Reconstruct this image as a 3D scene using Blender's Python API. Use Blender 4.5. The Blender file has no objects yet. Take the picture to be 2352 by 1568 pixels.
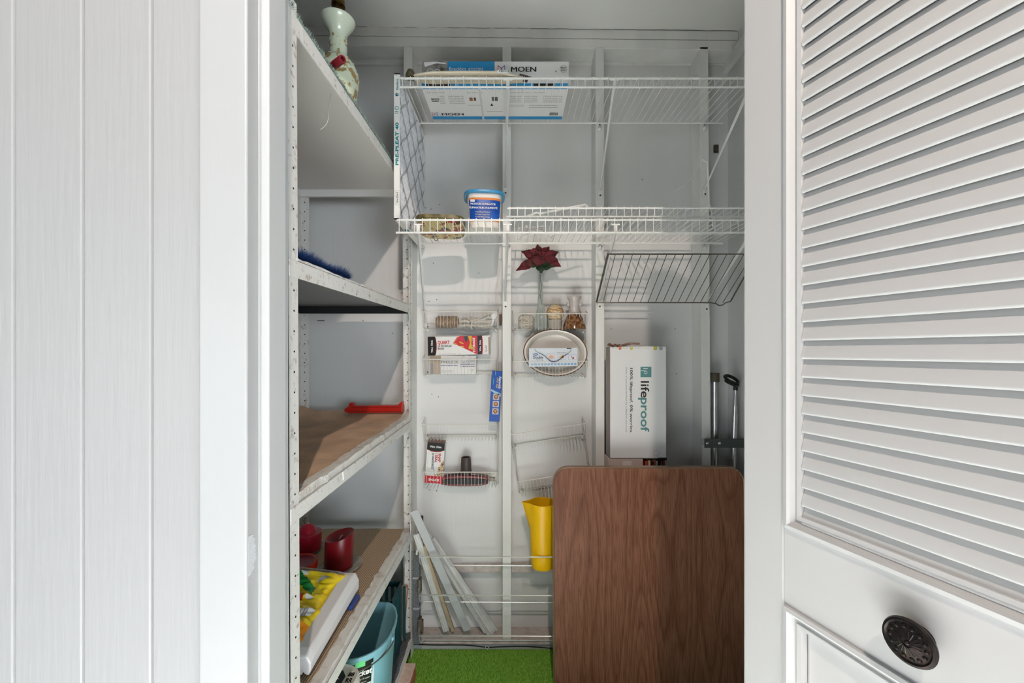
import bpy, math, random
from mathutils import Vector, Matrix, Euler, noise
random.seed(7)
C = bpy.context.scene.collection
PI = math.pi
V = Vector
EYE = 1.22            # camera height

# ------------------------------------------------------------------ camera
cam = bpy.data.cameras.new('camera'); co = bpy.data.objects.new('camera', cam); C.objects.link(co)
co.location = (0, 0, EYE); co.rotation_euler = (PI/2, 0, 0)
cam.sensor_width = 36; cam.lens = 945/2352*36
cam.shift_x = -2/2352; cam.shift_y = 22/2352
cam.clip_start = 0.02
bpy.context.scene.camera = co
# ------------------------------------------------------------------ world + lights + exposure
w = bpy.data.worlds.new('world'); bpy.context.scene.world = w; w.use_nodes = True
w.node_tree.nodes['Background'].inputs[0].default_value = (0.90, 0.95, 1.0, 1)
w.node_tree.nodes['Background'].inputs[1].default_value = 0.10
def light(name, kind, loc, energy, col, **k):
    l = bpy.data.lights.new(name, kind); l.energy = energy; l.color = col
    for a, b in k.items(): setattr(l, a, b)
    o = bpy.data.objects.new(name, l); C.objects.link(o); o.location = loc; return o
light('room_lamp', 'POINT', (0.09, -0.61, EYE+1.29), 72, (1.0, 0.85, 0.74), shadow_soft_size=0.022)
a = light('room_fill_right', 'AREA', (3.7, -5.0, 1.0), 250, (0.86, 0.94, 1.0), shape='RECTANGLE', size=3.6, size_y=1.8)  # added soft fill from behind the camera, reaches the left shelf bays
a.rotation_euler = (PI/2, 0, 0.60)
a = light('room_fill_left', 'AREA', (-4.2, -5.0, 1.0), 60, (0.86, 0.94, 1.0), shape='RECTANGLE', size=3.6, size_y=1.8)  # weaker added fill from the left, brightens the right side of the closet
a.rotation_euler = (PI/2, 0, -0.62)
# added spot brightening the unseen room floor: it bounces fill up into the closet
sp = light('floor_bounce_spot', 'SPOT', (0.4, -4.2, 3.4), 14500, (0.95, 0.98, 1.0), shadow_soft_size=0.15, spot_size=math.radians(17), spot_blend=.25)
sp.rotation_euler = (V((-.15, -.5, 0))-V((0.4, -4.2, 3.4))).to_track_quat('-Z', 'Y').to_euler()
vs = bpy.context.scene.view_settings
vs.view_transform = 'Standard'; vs.look = 'None'; vs.gamma = 1; vs.use_curve_mapping = False
vs.exposure = 0.18

# ------------------------------------------------------------------ helpers
def P(px, py, Y):
    "point at depth Y on the sight line of a photo pixel"
    return V(((px-1178)/945*Y, Y, EYE-(py-806)/945*Y))
def s2l(c):
    return tuple(((x/255)/12.92 if x/255 <= .04045 else ((x/255+.055)/1.055)**2.4) for x in c)
MATS = {}
def mat(name, col, rough=.5, metal=0, col2=None, scale=8, lo=.4, hi=.6, bump=0, bscale=60, stretch=None,
        trans=0, ior=1.45, alpha=1, coat=0, detail=4, spec=.5, sheen=0):
    if name in MATS: return MATS[name]
    m = bpy.data.materials.new(name); m.use_nodes = True; nt = m.node_tree; N = nt.nodes; L = nt.links
    b = N['Principled BSDF']
    b.inputs['Base Color'].default_value = (*s2l(col), 1)
    b.inputs['Roughness'].default_value = rough; b.inputs['Metallic'].default_value = metal
    b.inputs['Transmission Weight'].default_value = trans; b.inputs['IOR'].default_value = ior
    b.inputs['Alpha'].default_value = alpha; b.inputs['Coat Weight'].default_value = coat
    b.inputs['Specular IOR Level'].default_value = spec
    b.inputs['Sheen Weight'].default_value = sheen
    tc = N.new('ShaderNodeTexCoord'); mp = N.new('ShaderNodeMapping'); L.new(tc.outputs['Object'], mp.inputs[0])
    if stretch: mp.inputs['Scale'].default_value = stretch
    if col2:
        n = N.new('ShaderNodeTexNoise'); n.inputs['Scale'].default_value = scale; n.inputs['Detail'].default_value = detail
        L.new(mp.outputs[0], n.inputs['Vector'])
        r = N.new('ShaderNodeValToRGB'); L.new(n.outputs[0], r.inputs[0])
        r.color_ramp.elements[0].position = lo; r.color_ramp.elements[1].position = hi
        r.color_ramp.elements[0].color = (*s2l(col), 1); r.color_ramp.elements[1].color = (*s2l(col2), 1)
        L.new(r.outputs[0], b.inputs['Base Color'])
    if bump:
        n2 = N.new('ShaderNodeTexNoise'); n2.inputs['Scale'].default_value = bscale; n2.inputs['Detail'].default_value = 3
        L.new(mp.outputs[0], n2.inputs['Vector'])
        bp = N.new('ShaderNodeBump'); bp.inputs['Strength'].default_value = bump; bp.inputs['Distance'].default_value = .002
        L.new(n2.outputs[0], bp.inputs['Height']); L.new(bp.outputs[0], b.inputs['Normal'])
    MATS[name] = m; return m
def flat(col, rough=.5):
    return mat('print_%d_%d_%d' % tuple(col), col, rough)
def glass(name, col=(240, 245, 240), a=.25, rough=.05):
    if name in MATS: return MATS[name]
    m = bpy.data.materials.new(name); m.use_nodes = True; nt = m.node_tree; N = nt.nodes; L = nt.links
    N.remove(N['Principled BSDF'])
    t = N.new('ShaderNodeBsdfTransparent'); t.inputs[0].default_value = (*s2l(col), 1)
    g = N.new('ShaderNodeBsdfPrincipled'); g.inputs['Base Color'].default_value = (*s2l(col), 1); g.inputs['Roughness'].default_value = rough
    lw = N.new('ShaderNodeLayerWeight'); lw.inputs[0].default_value = .35
    ma = N.new('ShaderNodeMath'); ma.operation = 'MULTIPLY_ADD'; ma.inputs[1].default_value = .5; ma.inputs[2].default_value = a
    ma.use_clamp = True
    mx = N.new('ShaderNodeMixShader'); L.new(lw.outputs['Facing'], ma.inputs[0]); L.new(ma.outputs[0], mx.inputs[0])
    L.new(t.outputs[0], mx.inputs[1]); L.new(g.outputs[0], mx.inputs[2]); L.new(mx.outputs[0], N['Material Output'].inputs[0])
    MATS[name] = m; return m

WM = {}   # world matrix of every Empty root
class MB:
    def __init__(s): s.v = []; s.f = []
    def add(s, vs, fs):
        n = len(s.v); s.v += [V(p) for p in vs]; s.f += [tuple(i+n for i in f) for f in fs]; return s
    def hexa(s, p):   # 8 corners: bottom 0-3 ccw, top 4-7
        return s.add(p, [(3,2,1,0),(4,5,6,7),(0,1,5,4),(1,2,6,5),(2,3,7,6),(3,0,4,7)])
    def box(s, x0, x1, y0, y1, z0, z1):
        return s.hexa([(x0,y0,z0),(x1,y0,z0),(x1,y1,z0),(x0,y1,z0),(x0,y0,z1),(x1,y0,z1),(x1,y1,z1),(x0,y1,z1)])
    def obox(s, c, size, R=None):
        R = R or Matrix.Identity(3); c = V(c); h = V(size)/2
        return s.hexa([c+R@V((a*h.x,b*h.y,d*h.z)) for d in (-1,1) for a,b in ((-1,-1),(1,-1),(1,1),(-1,1))])
    def loft(s, rings, cap0=True, cap1=True, closed=False):
        n = len(rings[0]); b = len(s.v)
        for r in rings: s.v += [V(p) for p in r]
        m = len(rings)
        for i in range(m if closed else m-1):
            for j in range(n):
                k = (j+1) % n; i2 = (i+1) % m
                s.f.append((b+i*n+j, b+i*n+k, b+i2*n+k, b+i2*n+j))
        if not closed:
            if cap0: s.f.append(tuple(b+j for j in reversed(range(n))))
            if cap1: s.f.append(tuple(b+(m-1)*n+j for j in range(n)))
        return s
    def tube(s, pts, r, n=6, closed=False):
        pts = [V(p) for p in pts]; m = len(pts); rings = []; up = None
        for i, p in enumerate(pts):
            if closed: t = pts[(i+1)%m]-pts[i-1]
            else: t = pts[min(i+1,m-1)]-pts[max(i-1,0)]
            t.normalize()
            if up is None: up = V((0,0,1)) if abs(t.z) < .9 else V((1,0,0))
            a = up - t*up.dot(t)
            if a.length < 1e-4: a = t.orthogonal()
            a.normalize(); up = a; b = t.cross(a)
            rr = r[i] if isinstance(r, (list, tuple)) else r
            if not closed and 0 < i < m-1:   # mitre
                c = (pts[i]-pts[i-1]).normalized().dot(t); k = 1/max(c, .6)
            else: k = 1
            rings.append([p+(a*math.cos(2*PI*j/n)+b*math.sin(2*PI*j/n))*rr*(1 if k==1 else (1+(k-1)*.5)) for j in range(n)])
        return s.loft(rings, closed=closed)
    def rod(s, a, b, r, n=6): return s.tube([a, b], r, n)
    def lathe(s, prof, c=(0,0,0), n=24, R=None, sx=1, sy=1, e=2.0, cap0=True, cap1=True):
        R = R or Matrix.Identity(3); c = V(c); rings = []
        for r, z in prof:
            ring = []
            for j in range(n):
                t = 2*PI*j/n; ct, st = math.cos(t), math.sin(t)
                if e != 2: 
                    ct = math.copysign(abs(ct)**(2/e), ct); st = math.copysign(abs(st)**(2/e), st)
                ring.append(c+R@V((r*sx*ct, r*sy*st, z)))
            rings.append(ring)
        return s.loft(rings, cap0, cap1)
    def poly(s, pts): return s.add(pts, [tuple(range(len(pts)))])
    def slab(s, pts, d):   # polygon extruded by vector d
        pts = [V(p) for p in pts]; return s.loft([pts, [p+V(d) for p in pts]])
    def build(s, name, m, parent=None, bevel=0, seg=2, smooth=False, sub=0, base=None, kind=None, label=None):
        me = bpy.data.meshes.new(name)
        o = bpy.data.objects.new(name, me); C.objects.link(o)
        top = parent
        while top is not None and top.parent is not None: top = top.parent
        vs_ = s.v
        if top is not None:
            M = WM[top.name].inverted(); vs_ = [M@p for p in s.v]
            o.parent = parent
        else:
            xs = [p.x for p in vs_]; ys = [p.y for p in vs_]; zs = [p.z for p in vs_]
            b = V(base) if base else V(((min(xs)+max(xs))/2, (min(ys)+max(ys))/2, min(zs)))
            o.location = b; WM[o.name] = Matrix.Translation(b); vs_ = [p-b for p in vs_]
        me.from_pydata([tuple(p) for p in vs_], [], s.f); me.materials.append(m)
        if smooth:
            me.polygons.foreach_set('use_smooth', [True]*len(me.polygons))
            me.set_sharp_from_angle(angle=math.radians(40))
        if bevel:
            md = o.modifiers.new('bevel', 'BEVEL'); md.width = bevel; md.segments = seg; md.limit_method = 'ANGLE'
            md.harden_normals = False
        if sub:
            md = o.modifiers.new('subsurf', 'SUBSURF'); md.levels = sub; md.render_levels = sub
        if kind: o['kind'] = kind
        if label: o['label'] = label
        return o
def thing(name, label, cat, loc=(0,0,0), rotz=0, group=None, kind=None):
    o = bpy.data.objects.new(name, None); C.objects.link(o); o.empty_display_size = .05
    o.location = loc; o.rotation_euler = (0, 0, rotz)
    WM[o.name] = Matrix.Translation(V(loc)) @ Matrix.Rotation(rotz, 4, 'Z')
    if kind: o['kind'] = kind
    else: o['label'] = label; o['category'] = cat
    if group: o['group'] = group
    return o
def tag(o, label, cat, group=None):
    o['label'] = label; o['category'] = cat
    if group: o['group'] = group
    return o
def struct(name, mb, m, parent=None, **k):
    o = mb.build(name, m, parent, **k)
    if parent is None: o['kind'] = 'structure'
    return o
def copy_tree(o, parent=None):
    c = o.copy(); C.objects.link(c); c.parent = parent
    for ch in list(o.children):
        if ch.name in bpy.data.objects: copy_tree(ch, c)
    return c

class Frame:
    "flat print on a face: origin, right and up vectors; u,v in metres"
    def __init__(s, O, R, U, parent, off=.0005):
        s.O = V(O); s.R = V(R).normalized(); s.U = V(U).normalized(); s.n = s.R.cross(s.U); s.p = parent; s.mb = {}; s.off = off
    def at(s, u, v, k=1): return s.O+s.R*u+s.U*v+s.n*s.off*k
    def poly(s, pts, m, k=1, part='print'):
        s.mb.setdefault((m.name, part), (m, MB()))[1].poly([s.at(u, v, k) for u, v in pts])
    def rect(s, u0, v0, u1, v1, m, k=1, part='print'):
        s.poly([(u0,v0),(u1,v0),(u1,v1),(u0,v1)], m, k, part)
    def ring(s, u, v, r0, r1, m, k=1, n=20, part='print'):
        a = [2*PI*i/n for i in range(n+1)]
        for i in range(n):
            s.poly([(u+r*math.cos(t), v+r*math.sin(t)) for r, t in ((r0,a[i]),(r1,a[i]),(r1,a[i+1]),(r0,a[i+1]))][::1], m, k, part)
    def disc(s, u, v, r, m, k=1, n=16, part='print'):
        s.poly([(u+r*math.cos(2*PI*i/n), v+r*math.sin(2*PI*i/n)) for i in range(n)], m, k, part)
    def scribble(s, u0, v0, u1, v1, m, rows=3, k=1):
        "rows of tiny unreadable print"
        rnd = random.Random(int((u0+v0*7)*1e4)); h = (v1-v0)/rows
        for i in range(rows):
            u = u0
            while u < u1:
                l = rnd.uniform(.002, .006)
                s.rect(u, v0+h*i+h*.3, min(u+l, u1), v0+h*i+h*.65, m, k, 'small_print'); u += l+rnd.uniform(.0008, .002)
    def text(s, t, u, v, size, m, k=2, width=None, rot=0, bold=0, part='lettering', align='LEFT', shear=0, parent=None):
        cu = bpy.data.curves.new('t', 'FONT'); cu.body = t; cu.size = size; cu.offset = bold*size; cu.align_x = align; cu.resolution_u = 3
        cu.shear = shear
        ob = bpy.data.objects.new('t', cu); C.objects.link(ob); bpy.context.view_layer.update()
        me = ob.to_mesh(); vs_ = [p.co.copy() for p in me.vertices]; fs = [tuple(p.vertices) for p in me.polygons]
        ob.to_mesh_clear(); bpy.data.objects.remove(ob); bpy.data.curves.remove(cu)
        if not vs_: return
        if width:
            w0 = max(p.x for p in vs_)-min(p.x for p in vs_); 
            for p in vs_: p.x *= width/w0
        c, sn = math.cos(rot), math.sin(rot)
        mb = MB(); mb.add([s.at(u+p.x*c-p.y*sn, v+p.x*sn+p.y*c, k) for p in vs_], fs)
        mb.build(part, m, parent or s.p)
    def flush(s):
        for (mn, part), (m, mb) in s.mb.items(): mb.build(part, m, s.p, kind='stuff' if part in ('small_print', 'barcode') else None)
        s.mb = {}
def Ry(a): return Matrix.Rotation(a, 3, 'Y')
def Rz(a): return Matrix.Rotation(a, 3, 'Z')
def Rx(a): return Matrix.Rotation(a, 3, 'X')
def bez(pts, n=8):
    "Catmull-Rom through points"
    pts = [V(p) for p in pts]; q = [pts[0]]+pts+[pts[-1]]; out = []
    for i in range(1, len(q)-2):
        for j in range(n):
            t = j/n; a, b, c, d = q[i-1], q[i], q[i+1], q[i+2]
            out.append(.5*((2*b)+(c-a)*t+(2*a-5*b+4*c-d)*t*t+(3*b-a-3*c+d)*t**3))
    out.append(pts[-1]); return out
def look_rot(d, up=(0,-1,0)):
    "matrix whose z runs along d and whose y leans to up"
    z = V(d).normalized(); y = V(up); y = (y-z*y.dot(z)).normalized(); x = y.cross(z)
    return Matrix((x, y, z)).transposed()

# ------------------------------------------------------------------ materials
WALLP = mat('white_wall_paint', (218,218,217), .45, col2=(213,213,212), scale=3, bump=.25, bscale=90, stretch=(1,1,.08))
BOARD = mat('white_board_paint', (170,171,172), .4, col2=(168,169,170), scale=4, bump=.35, bscale=120, stretch=(1,1,.06))
CASE = mat('white_casing_paint', (180,182,183), .35, bump=.2, bscale=60, stretch=(1,1,.1))
JAMB = mat('white_jamb_paint', (198,200,201), .3, bump=.2, bscale=60, stretch=(1,1,.1))
DOORP = mat('door_paint', (199,199,199), .38)
CEIL = mat('ceiling_paint', (232,232,229), .6, bump=.3, bscale=120)
STUD = mat('stud_paint', (228,228,225), .5, col2=(220,220,217), scale=10, bump=.5, bscale=40, stretch=(1,1,.15))
DUSTY = mat('dusty_ledge_paint', (204,196,190), .7, col2=(176,160,150), scale=40, lo=.45, hi=.75, bump=.3)
FLAKE = mat('flaking_white_paint', (220,219,215), .5, col2=(164,152,138), scale=70, lo=.58, hi=.74, bump=.6, bscale=90, detail=6)
SHEET = mat('shelf_sheet_paint', (228,227,224), .55)
DARKM = mat('dark_gap', (28,28,28), .8)
WIREW = mat('white_wire_coating', (232,232,228), .35)
WIREG = mat('thin_white_wire', (212,210,204), .35)
CHROME = mat('chrome', (226,226,224), .38, .7)
DCHROME = mat('dull_chrome', (132,126,120), .35, .9)
STEEL = mat('steel_tube', (206,206,208), .28, 1)
SCREWM = mat('screw_metal', (110,98,90), .4, .8)
WHITEP = mat('white_plastic', (226,226,226), .3)
BLACKP = mat('black_plastic', (30,29,29), .4)
BLK = flat((22,20,20)); WHT = flat((232,232,232)); GRYP = flat((150,150,150))

# ------------------------------------------------------------------ setting
Z = lambda zc: EYE+zc
CEILZ = Z(1.335)
FLOORM = mat('room_floor', (150,140,128), .6, col2=(135,124,112), scale=6)
TURFB = mat('turf_backing', (116,172,56), .9, col2=(132,188,70), scale=200)
struct('floor', MB().box(-2.5, 2.5, .66, 2.0, -.1, 0), TURFB, base=(0,0,0))
struct('floor_room', MB().box(-4, 4, -6.0, .66, -.1, 0), mat('pale_tile', (208,206,202), .4), base=(0,0,0))
struct('ceiling', MB().hexa([(-1.0,.65,CEILZ),(1.1,.65,CEILZ-.02),(1.1,1.9,CEILZ-.02),(-1.0,1.9,CEILZ),
    (-1.0,.65,CEILZ+.1),(1.1,.65,CEILZ+.1),(1.1,1.9,CEILZ+.1),(-1.0,1.9,CEILZ+.1)]), CEIL)
YB = 1.78; YS = 1.69
wb = struct('wall_back', MB().box(-1.0, 1.1, YB, YB+.1, 0, CEILZ+.05), WALLP)
wl = struct('wall_left', MB().box(-1.0, -.9, .73, YB, 0, CEILZ+.05), WALLP)
wr = struct('wall_right', MB().box(.93, 1.03, .73, YB, 0, CEILZ+.05), WALLP)
# horizontal boards above the sheet panels, top plates, bottom plate, studs, cleats: parts of the back wall
MB().box(-.9, .93, YB-.012, YB, Z(1.232), Z(1.32)).build('upper_board', STUD, wb, bevel=.002)
MB().box(-.9, .93, YB-.006, YB, Z(1.262), Z(1.29)).build('upper_board', STUD, wb, bevel=.001)
def plate(z0, z1, y, dz=-.022):
    return MB().hexa([(-.9,y,z0),(.93,y,z0+dz),(.93,YB,z0+dz),(-.9,YB,z0),(-.9,y,z1),(.93,y,z1+dz),(.93,YB,z1+dz),(-.9,YB,z1)])
plate(Z(1.258), Z(1.297), YS).build('top_plate', STUD, wb, bevel=.003)
plate(Z(1.2985), Z(1.338), YS+.002).build('top_plate', STUD, wb, bevel=.003)
MB().box(-.41, .93, YS-.003, YB, .0, .028).build('bottom_plate', DUSTY, wb, bevel=.002)
MB().box(-.41, .93, YS-.009, YS-.003, .0, .020).build('base_strip', CASE, wb, bevel=.002)
for xt, xb in ((-.449,-.452), (-.043,-.043), (.339,.341), (.767,.782)):
    m = MB().hexa([(xb,YS,.028),(xb+.036,YS,.028),(xb+.036,YB,.028),(xb,YB,.028),
                   (xt,YS,Z(1.25)),(xt+.036,YS,Z(1.25)),(xt+.036,YB,Z(1.25)),(xt,YB,Z(1.25))])
    m.build('stud', STUD, wb, bevel=.002)
MB().box(-.413, -.045, YB-.028, YB, Z(-.945), Z(-.915)).build('cleat', DUSTY, wb, bevel=.002)
MB().box(-.006, .338, YB-.028, YB, Z(-.945), Z(-.912)).build('cleat', DUSTY, wb, bevel=.002)
MB().box(.908, .93, .9, YB, Z(1.20), Z(1.25)).build('top_plate', STUD, wr, bevel=.002)
# flaking ceiling joint
rnd = random.Random(3)
pts = []
for i in range(60):
    x = -.88+i*.0305; pts.append((x, YS-.0005, Z(1.3385)-.022*(x+.9)/1.83+rnd.uniform(-.0015,.0015)-.003))
MB().tube(pts, .0008, 4).build('paint_crack', DARKM, wb)
MB().tube([(x, y, z-.0395) for x, y, z in pts], .0006, 4).build('paint_crack', mat('crack_grey',(150,148,144),.8), wb)
# small nail holes and marks on the bay panels
holes = MB()
for px, py in ((978,477),(1010,469),(990,480),(995,604),(985,692),(1003,688),(992,905),(1007,911),(987,1125),(1003,1127),
               (1404,755),(1551,755),(1554,858),(1100,627),(1370,493),(1475,412),(770,1013)):
    p = P(px, py, YB-.0006); holes.lathe([(.0022,-.0006),(.0014,.0006)], p, 6, Rx(PI/2))
holes.build('nail_hole', DARKM, wb, kind='stuff')
for (px, py, l) in ((737,736,.03),(834,736,.004),(902,765,.004)):
    p = P(px, py, YB-.004); MB().rod(p-V((l/2,0,0)), p+V((l/2,0,0)), .0016, 6).build('nail', SCREWM, wb)
# latch keepers screwed to the panels
hg = thing('hinge_leaf', 'small dark tarnished metal plate screwed high on the wall near the right corner', 'hinge', P(1646,350,1.775))
p = P(1646,341,1.774); MB().box(p.x-.012,p.x+.010,p.y,p.y+.005,p.z-.018,p.z+.018).build('plate', mat('tarnish',(70,66,60),.5,.7,col2=(120,112,100),scale=60), hg, bevel=.003)
MB().lathe([(.004,0),(.003,.003)], p-V((0,0,-.006)), 8, Rx(PI/2)).build('screw', SCREWM, hg)
kp = thing('latch_keeper', 'small dark latch plate on the wall above the leaning trim strips', 'latch', P(966,1198,1.775))
p = P(967,1191,1.772); MB().box(p.x-.009,p.x+.009,p.y,p.y+.007,p.z-.012,p.z+.012).build('plate', mat('rust_dark',(62,54,50),.6,.5), kp, bevel=.002)
MB().box(p.x-.003,p.x+.003,p.y-.006,p.y,p.z-.006,p.z+.006).build('catch', SCREWM, kp, bevel=.001)

# front wall with tongue and groove boards, casing and jamb
wf = struct('wall_front', MB().box(-2.5, -.41, .65, .73, 0, 2.75), WALLP)
MB().box(.475, 2.5, .65, .73, 0, 2.75).build('wall_core', WALLP, wf)
MB().box(-.41, .475, .65, .73, Z(.89), 2.75).build('header', WALLP, wf)
bm_mesh = None
def board(x0, x1, z0=0, z1=2.75):
    return MB().box(x0, x1, .637, .65, z0, z1)
x = -.5597+.1067
k = 0
while x > -2.4:
    x1 = x; x0 = x-.1067
    if k == 0: x1 = -.47
    board(x0+.0006, x1-.0006).build('board', BOARD, wf, bevel=.0035, seg=2); x -= .1067; k += 1
x = .55
while x < 2.4:
    board(x+.0006, x+.1061).build('board', BOARD, wf, bevel=.0035, seg=2); x += .1067
for i in range(9):
    board(-.47+i*.1067, -.47+(i+1)*.1067-.001, Z(.96)).build('board', BOARD, wf, bevel=.0035, seg=2)
t1 = struct('trim_1', MB().box(-.474, -.401, .62, .65, 0, Z(.96)), CASE, bevel=.003)
t2 = struct('trim_2', MB().box(.470, .543, .62, .65, 0, Z(.96)), CASE, bevel=.003)
t3 = struct('trim_3', MB().box(-.474, .543, .618, .65, Z(.89), Z(.96)), CASE, bevel=.003)
j1 = struct('trim_4', MB().box(-.430, -.401, .650, .735, 0, Z(.89)), JAMB, bevel=.001)
MB().box(-.402, -.3888, .6557, .706, 0, Z(.89)).build('door_stop', JAMB, j1, bevel=.0025)
j2 = struct('trim_5', MB().box(.470, .498, .650, .735, 0, Z(.89)), CASE, bevel=.001)
# chipped filler patch on the jamb
pt = MB(); lf, rt_ = [], []
for i in range(22):
    zz_ = EYE-(1228+i*4.3-806)/945*.63; w0 = .6212+.003*abs(noise.noise(V((i*.6,2,0)))); w1 = .630+.012*abs(noise.noise(V((i*.45,7,1))))+.008*math.sin(PI*i/21)
    lf.append((w0, zz_)); rt_.append((w1, zz_))
pt.add([(-.4009,y,z) for y,z in lf]+[(-.4005,y,z) for i,(y,z) in enumerate(rt_)], [(i,i+1,22+i+1,22+i) for i in range(21)])
pt.build('filler_patch', mat('filler',(206,210,214),.2,bump=.6,bscale=120), j1)

# ------------------------------------------------------------------ louvred bifold door (right)
ang = math.atan2(-.9467, .3219)
dr = thing('door_1', '', '', (.339, .6056, 0), ang, kind='structure')
DM = WM[dr.name]
class DB(MB):
    def build(s, *a, **k):
        s.v = [DM@p for p in s.v]; return super().build(*a, **k)
DT = .030; DW = .43
zl0, zl1 = Z(-.213), Z(.74)
DB().box(0, .064, 0, DT, .01, Z(.81)).build('stile', DOORP, dr, bevel=.003)
DB().box(DW-.064, DW, 0, DT, .01, Z(.81)).build('stile', DOORP, dr, bevel=.003)
DB().box(.064, DW-.064, 0, DT, Z(-.334), Z(-.233)).build('lock_rail', DOORP, dr)
DB().box(.064, DW-.064, 0, DT, Z(.76), Z(.81)).build('top_rail', DOORP, dr)
DB().box(.064, DW-.064, 0, DT, .01, .14).build('bottom_rail', DOORP, dr)
DB().box(.086, DW-.086, .010, .022, .16, Z(-.354)).build('raised_panel', DOORP, dr, bevel=.004)
def moulding(x0, x1, z0, z1, w=.022):
    "stepped picture-frame moulding lying in the opening"
    prof = [(0, 0), (.001,-.0035), (.006,-.0045), (.009,-.002), (.0125,.003), (.0155,.0030), (.0165,.0005), (.0215,.0010), (.022,.012), (0,.012)]
    rings = []
    for sx, sz in ((x0,z0),(x1,z0),(x1,z1),(x0,z1)):
        dx = 1 if sx == x0 else -1; dz = 1 if sz == z0 else -1
        rings.append([(sx+dx*a*w/.022, b, sz+dz*a*w/.022) for a, b in prof])
    return DB().loft(rings, closed=True)
moulding(.064, DW-.064, Z(-.233), Z(.76)).build('moulding', DOORP, dr)
moulding(.064, DW-.064, .14, Z(-.334)).build('moulding', DOORP, dr)
# one slat mesh, shared
pitch = .02347
sl = DB()
L0, L1 = .0862, DW-.0862
prof = []
for t in range(9):
    a = PI+PI*t/8; prof.append((.0030*math.cos(a)*.9, .0030*math.sin(a)))
A = V((.0035,0)); B = V((.0100,.0212))
d = (B-A).normalized(); nrm = V((-d.y, d.x))
ring = []
for t in range(6): 
    a = PI*t/5; ring.append(A+(-d*math.sin(a)+nrm*math.cos(a))*.0024)
for t in range(6):
    a = PI*t/5; ring.append(B+(d*math.sin(a)-nrm*math.cos(a))*.0024)
sl.loft([[(L0, p.x, p.y) for p in ring], [(L1, p.x, p.y) for p in ring]])
nsl = 0
slat0 = None
zz = Z(.0166)-.001-10*pitch
while zz < zl1-.01:
    if zz > zl0-.012:
        if slat0 is None:
            slat0 = sl.build('slat', DOORP, dr, smooth=True); o = slat0
        else:
            o = slat0.copy(); C.objects.link(o)
        o.location = (0, 0, zz)
    zz += pitch
# unseen second leaf, added behind the slats to keep their gaps dark
DB().box(.0, DW, DT+.002, DT+.030, .01, Z(.81)).build('gap_blocking_leaf', DOORP, dr, bevel=.003)
# knob
KN = mat('aged_bronze', (42,38,38), .38, .75, col2=(74,60,54), scale=120, lo=.5, hi=.8)
kc = V((.2068, -.017, Z(-.2856)))
Rk = Rx(PI/2)    # lathe z -> -y (towards viewer)
kb = DB().lathe([(.011,-.017),(.010,-.015),(.006,-.013),(.006,-.009),(.014,-.006),(.0215,-.003),(.0225,0),(.0215,.0025),(.0195,.003),(.0180,.0015),(.0165,.0015),(.010,.0035),(.0045,.0045),(.0040,.0035),(.0001,.0037)], kc, 40, Rk)
kn = kb.build('door_knob', KN, dr, smooth=True)
for i in range(14):
    a_ = 2*PI*i/14
    b_ = DB().lathe([(.0001,-.001),(.0024,0),(.0017,.0013),(.0001,.0018)], kc+V((.0145*math.cos(a_), -.0018, .0145*math.sin(a_))), 8, Rk)
    b_.build('petal', KN, kn, smooth=True)
b_ = DB()
for i in range(20):
    a_ = 2*PI*i/20
    b_.rod(kc+V((.0042*math.cos(a_),-.0043,.0042*math.sin(a_))), kc+V((.0115*math.cos(a_+.2),-.0033,.0115*math.sin(a_+.2))), .0005, 4)
b_.lathe([(.0001,-.001),(.0022,.001),(.0010,.0022),(.0001,.0024)], kc+V((0,-.0035,0)), 10, Rk)
b_.build('fluting', KN, kn)
DB().lathe([(.013,-.001),(.0125,.003),(.007,.004)], V((.2068,0,Z(-.2856))), 24, Rk).build('knob_rose', KN, kn, smooth=True)

# ------------------------------------------------------------------ turf (artificial grass)
rg = random.Random(11)
tb = MB(); gm = mat('turf_blade', (138,196,62), .6, col2=(182,226,110), scale=300, lo=.35, hi=.65)
tv = []; tf = []
for i in range(64000):
    x = rg.uniform(-.47, .30); y = rg.uniform(1.16, 1.683)
    if x > .16 and y > 1.50: continue
    h = rg.uniform(.004, .009); a_ = rg.uniform(0, PI); w_ = .0011; lx = rg.gauss(0,.004); ly = rg.gauss(-.001,.004)
    n = len(tv)
    tv += [V((x-w_*math.cos(a_), y-w_*math.sin(a_), 0)), V((x+w_*math.cos(a_), y+w_*math.sin(a_), 0)), V((x+lx, y+ly, h))]
    tf.append((n, n+1, n+2))
tb.v = tv; tb.f = tf
tg = tb.build('turf', gm, kind='stuff'); tag(tg, 'bright green artificial turf covering the closet floor', 'turf')

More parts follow.
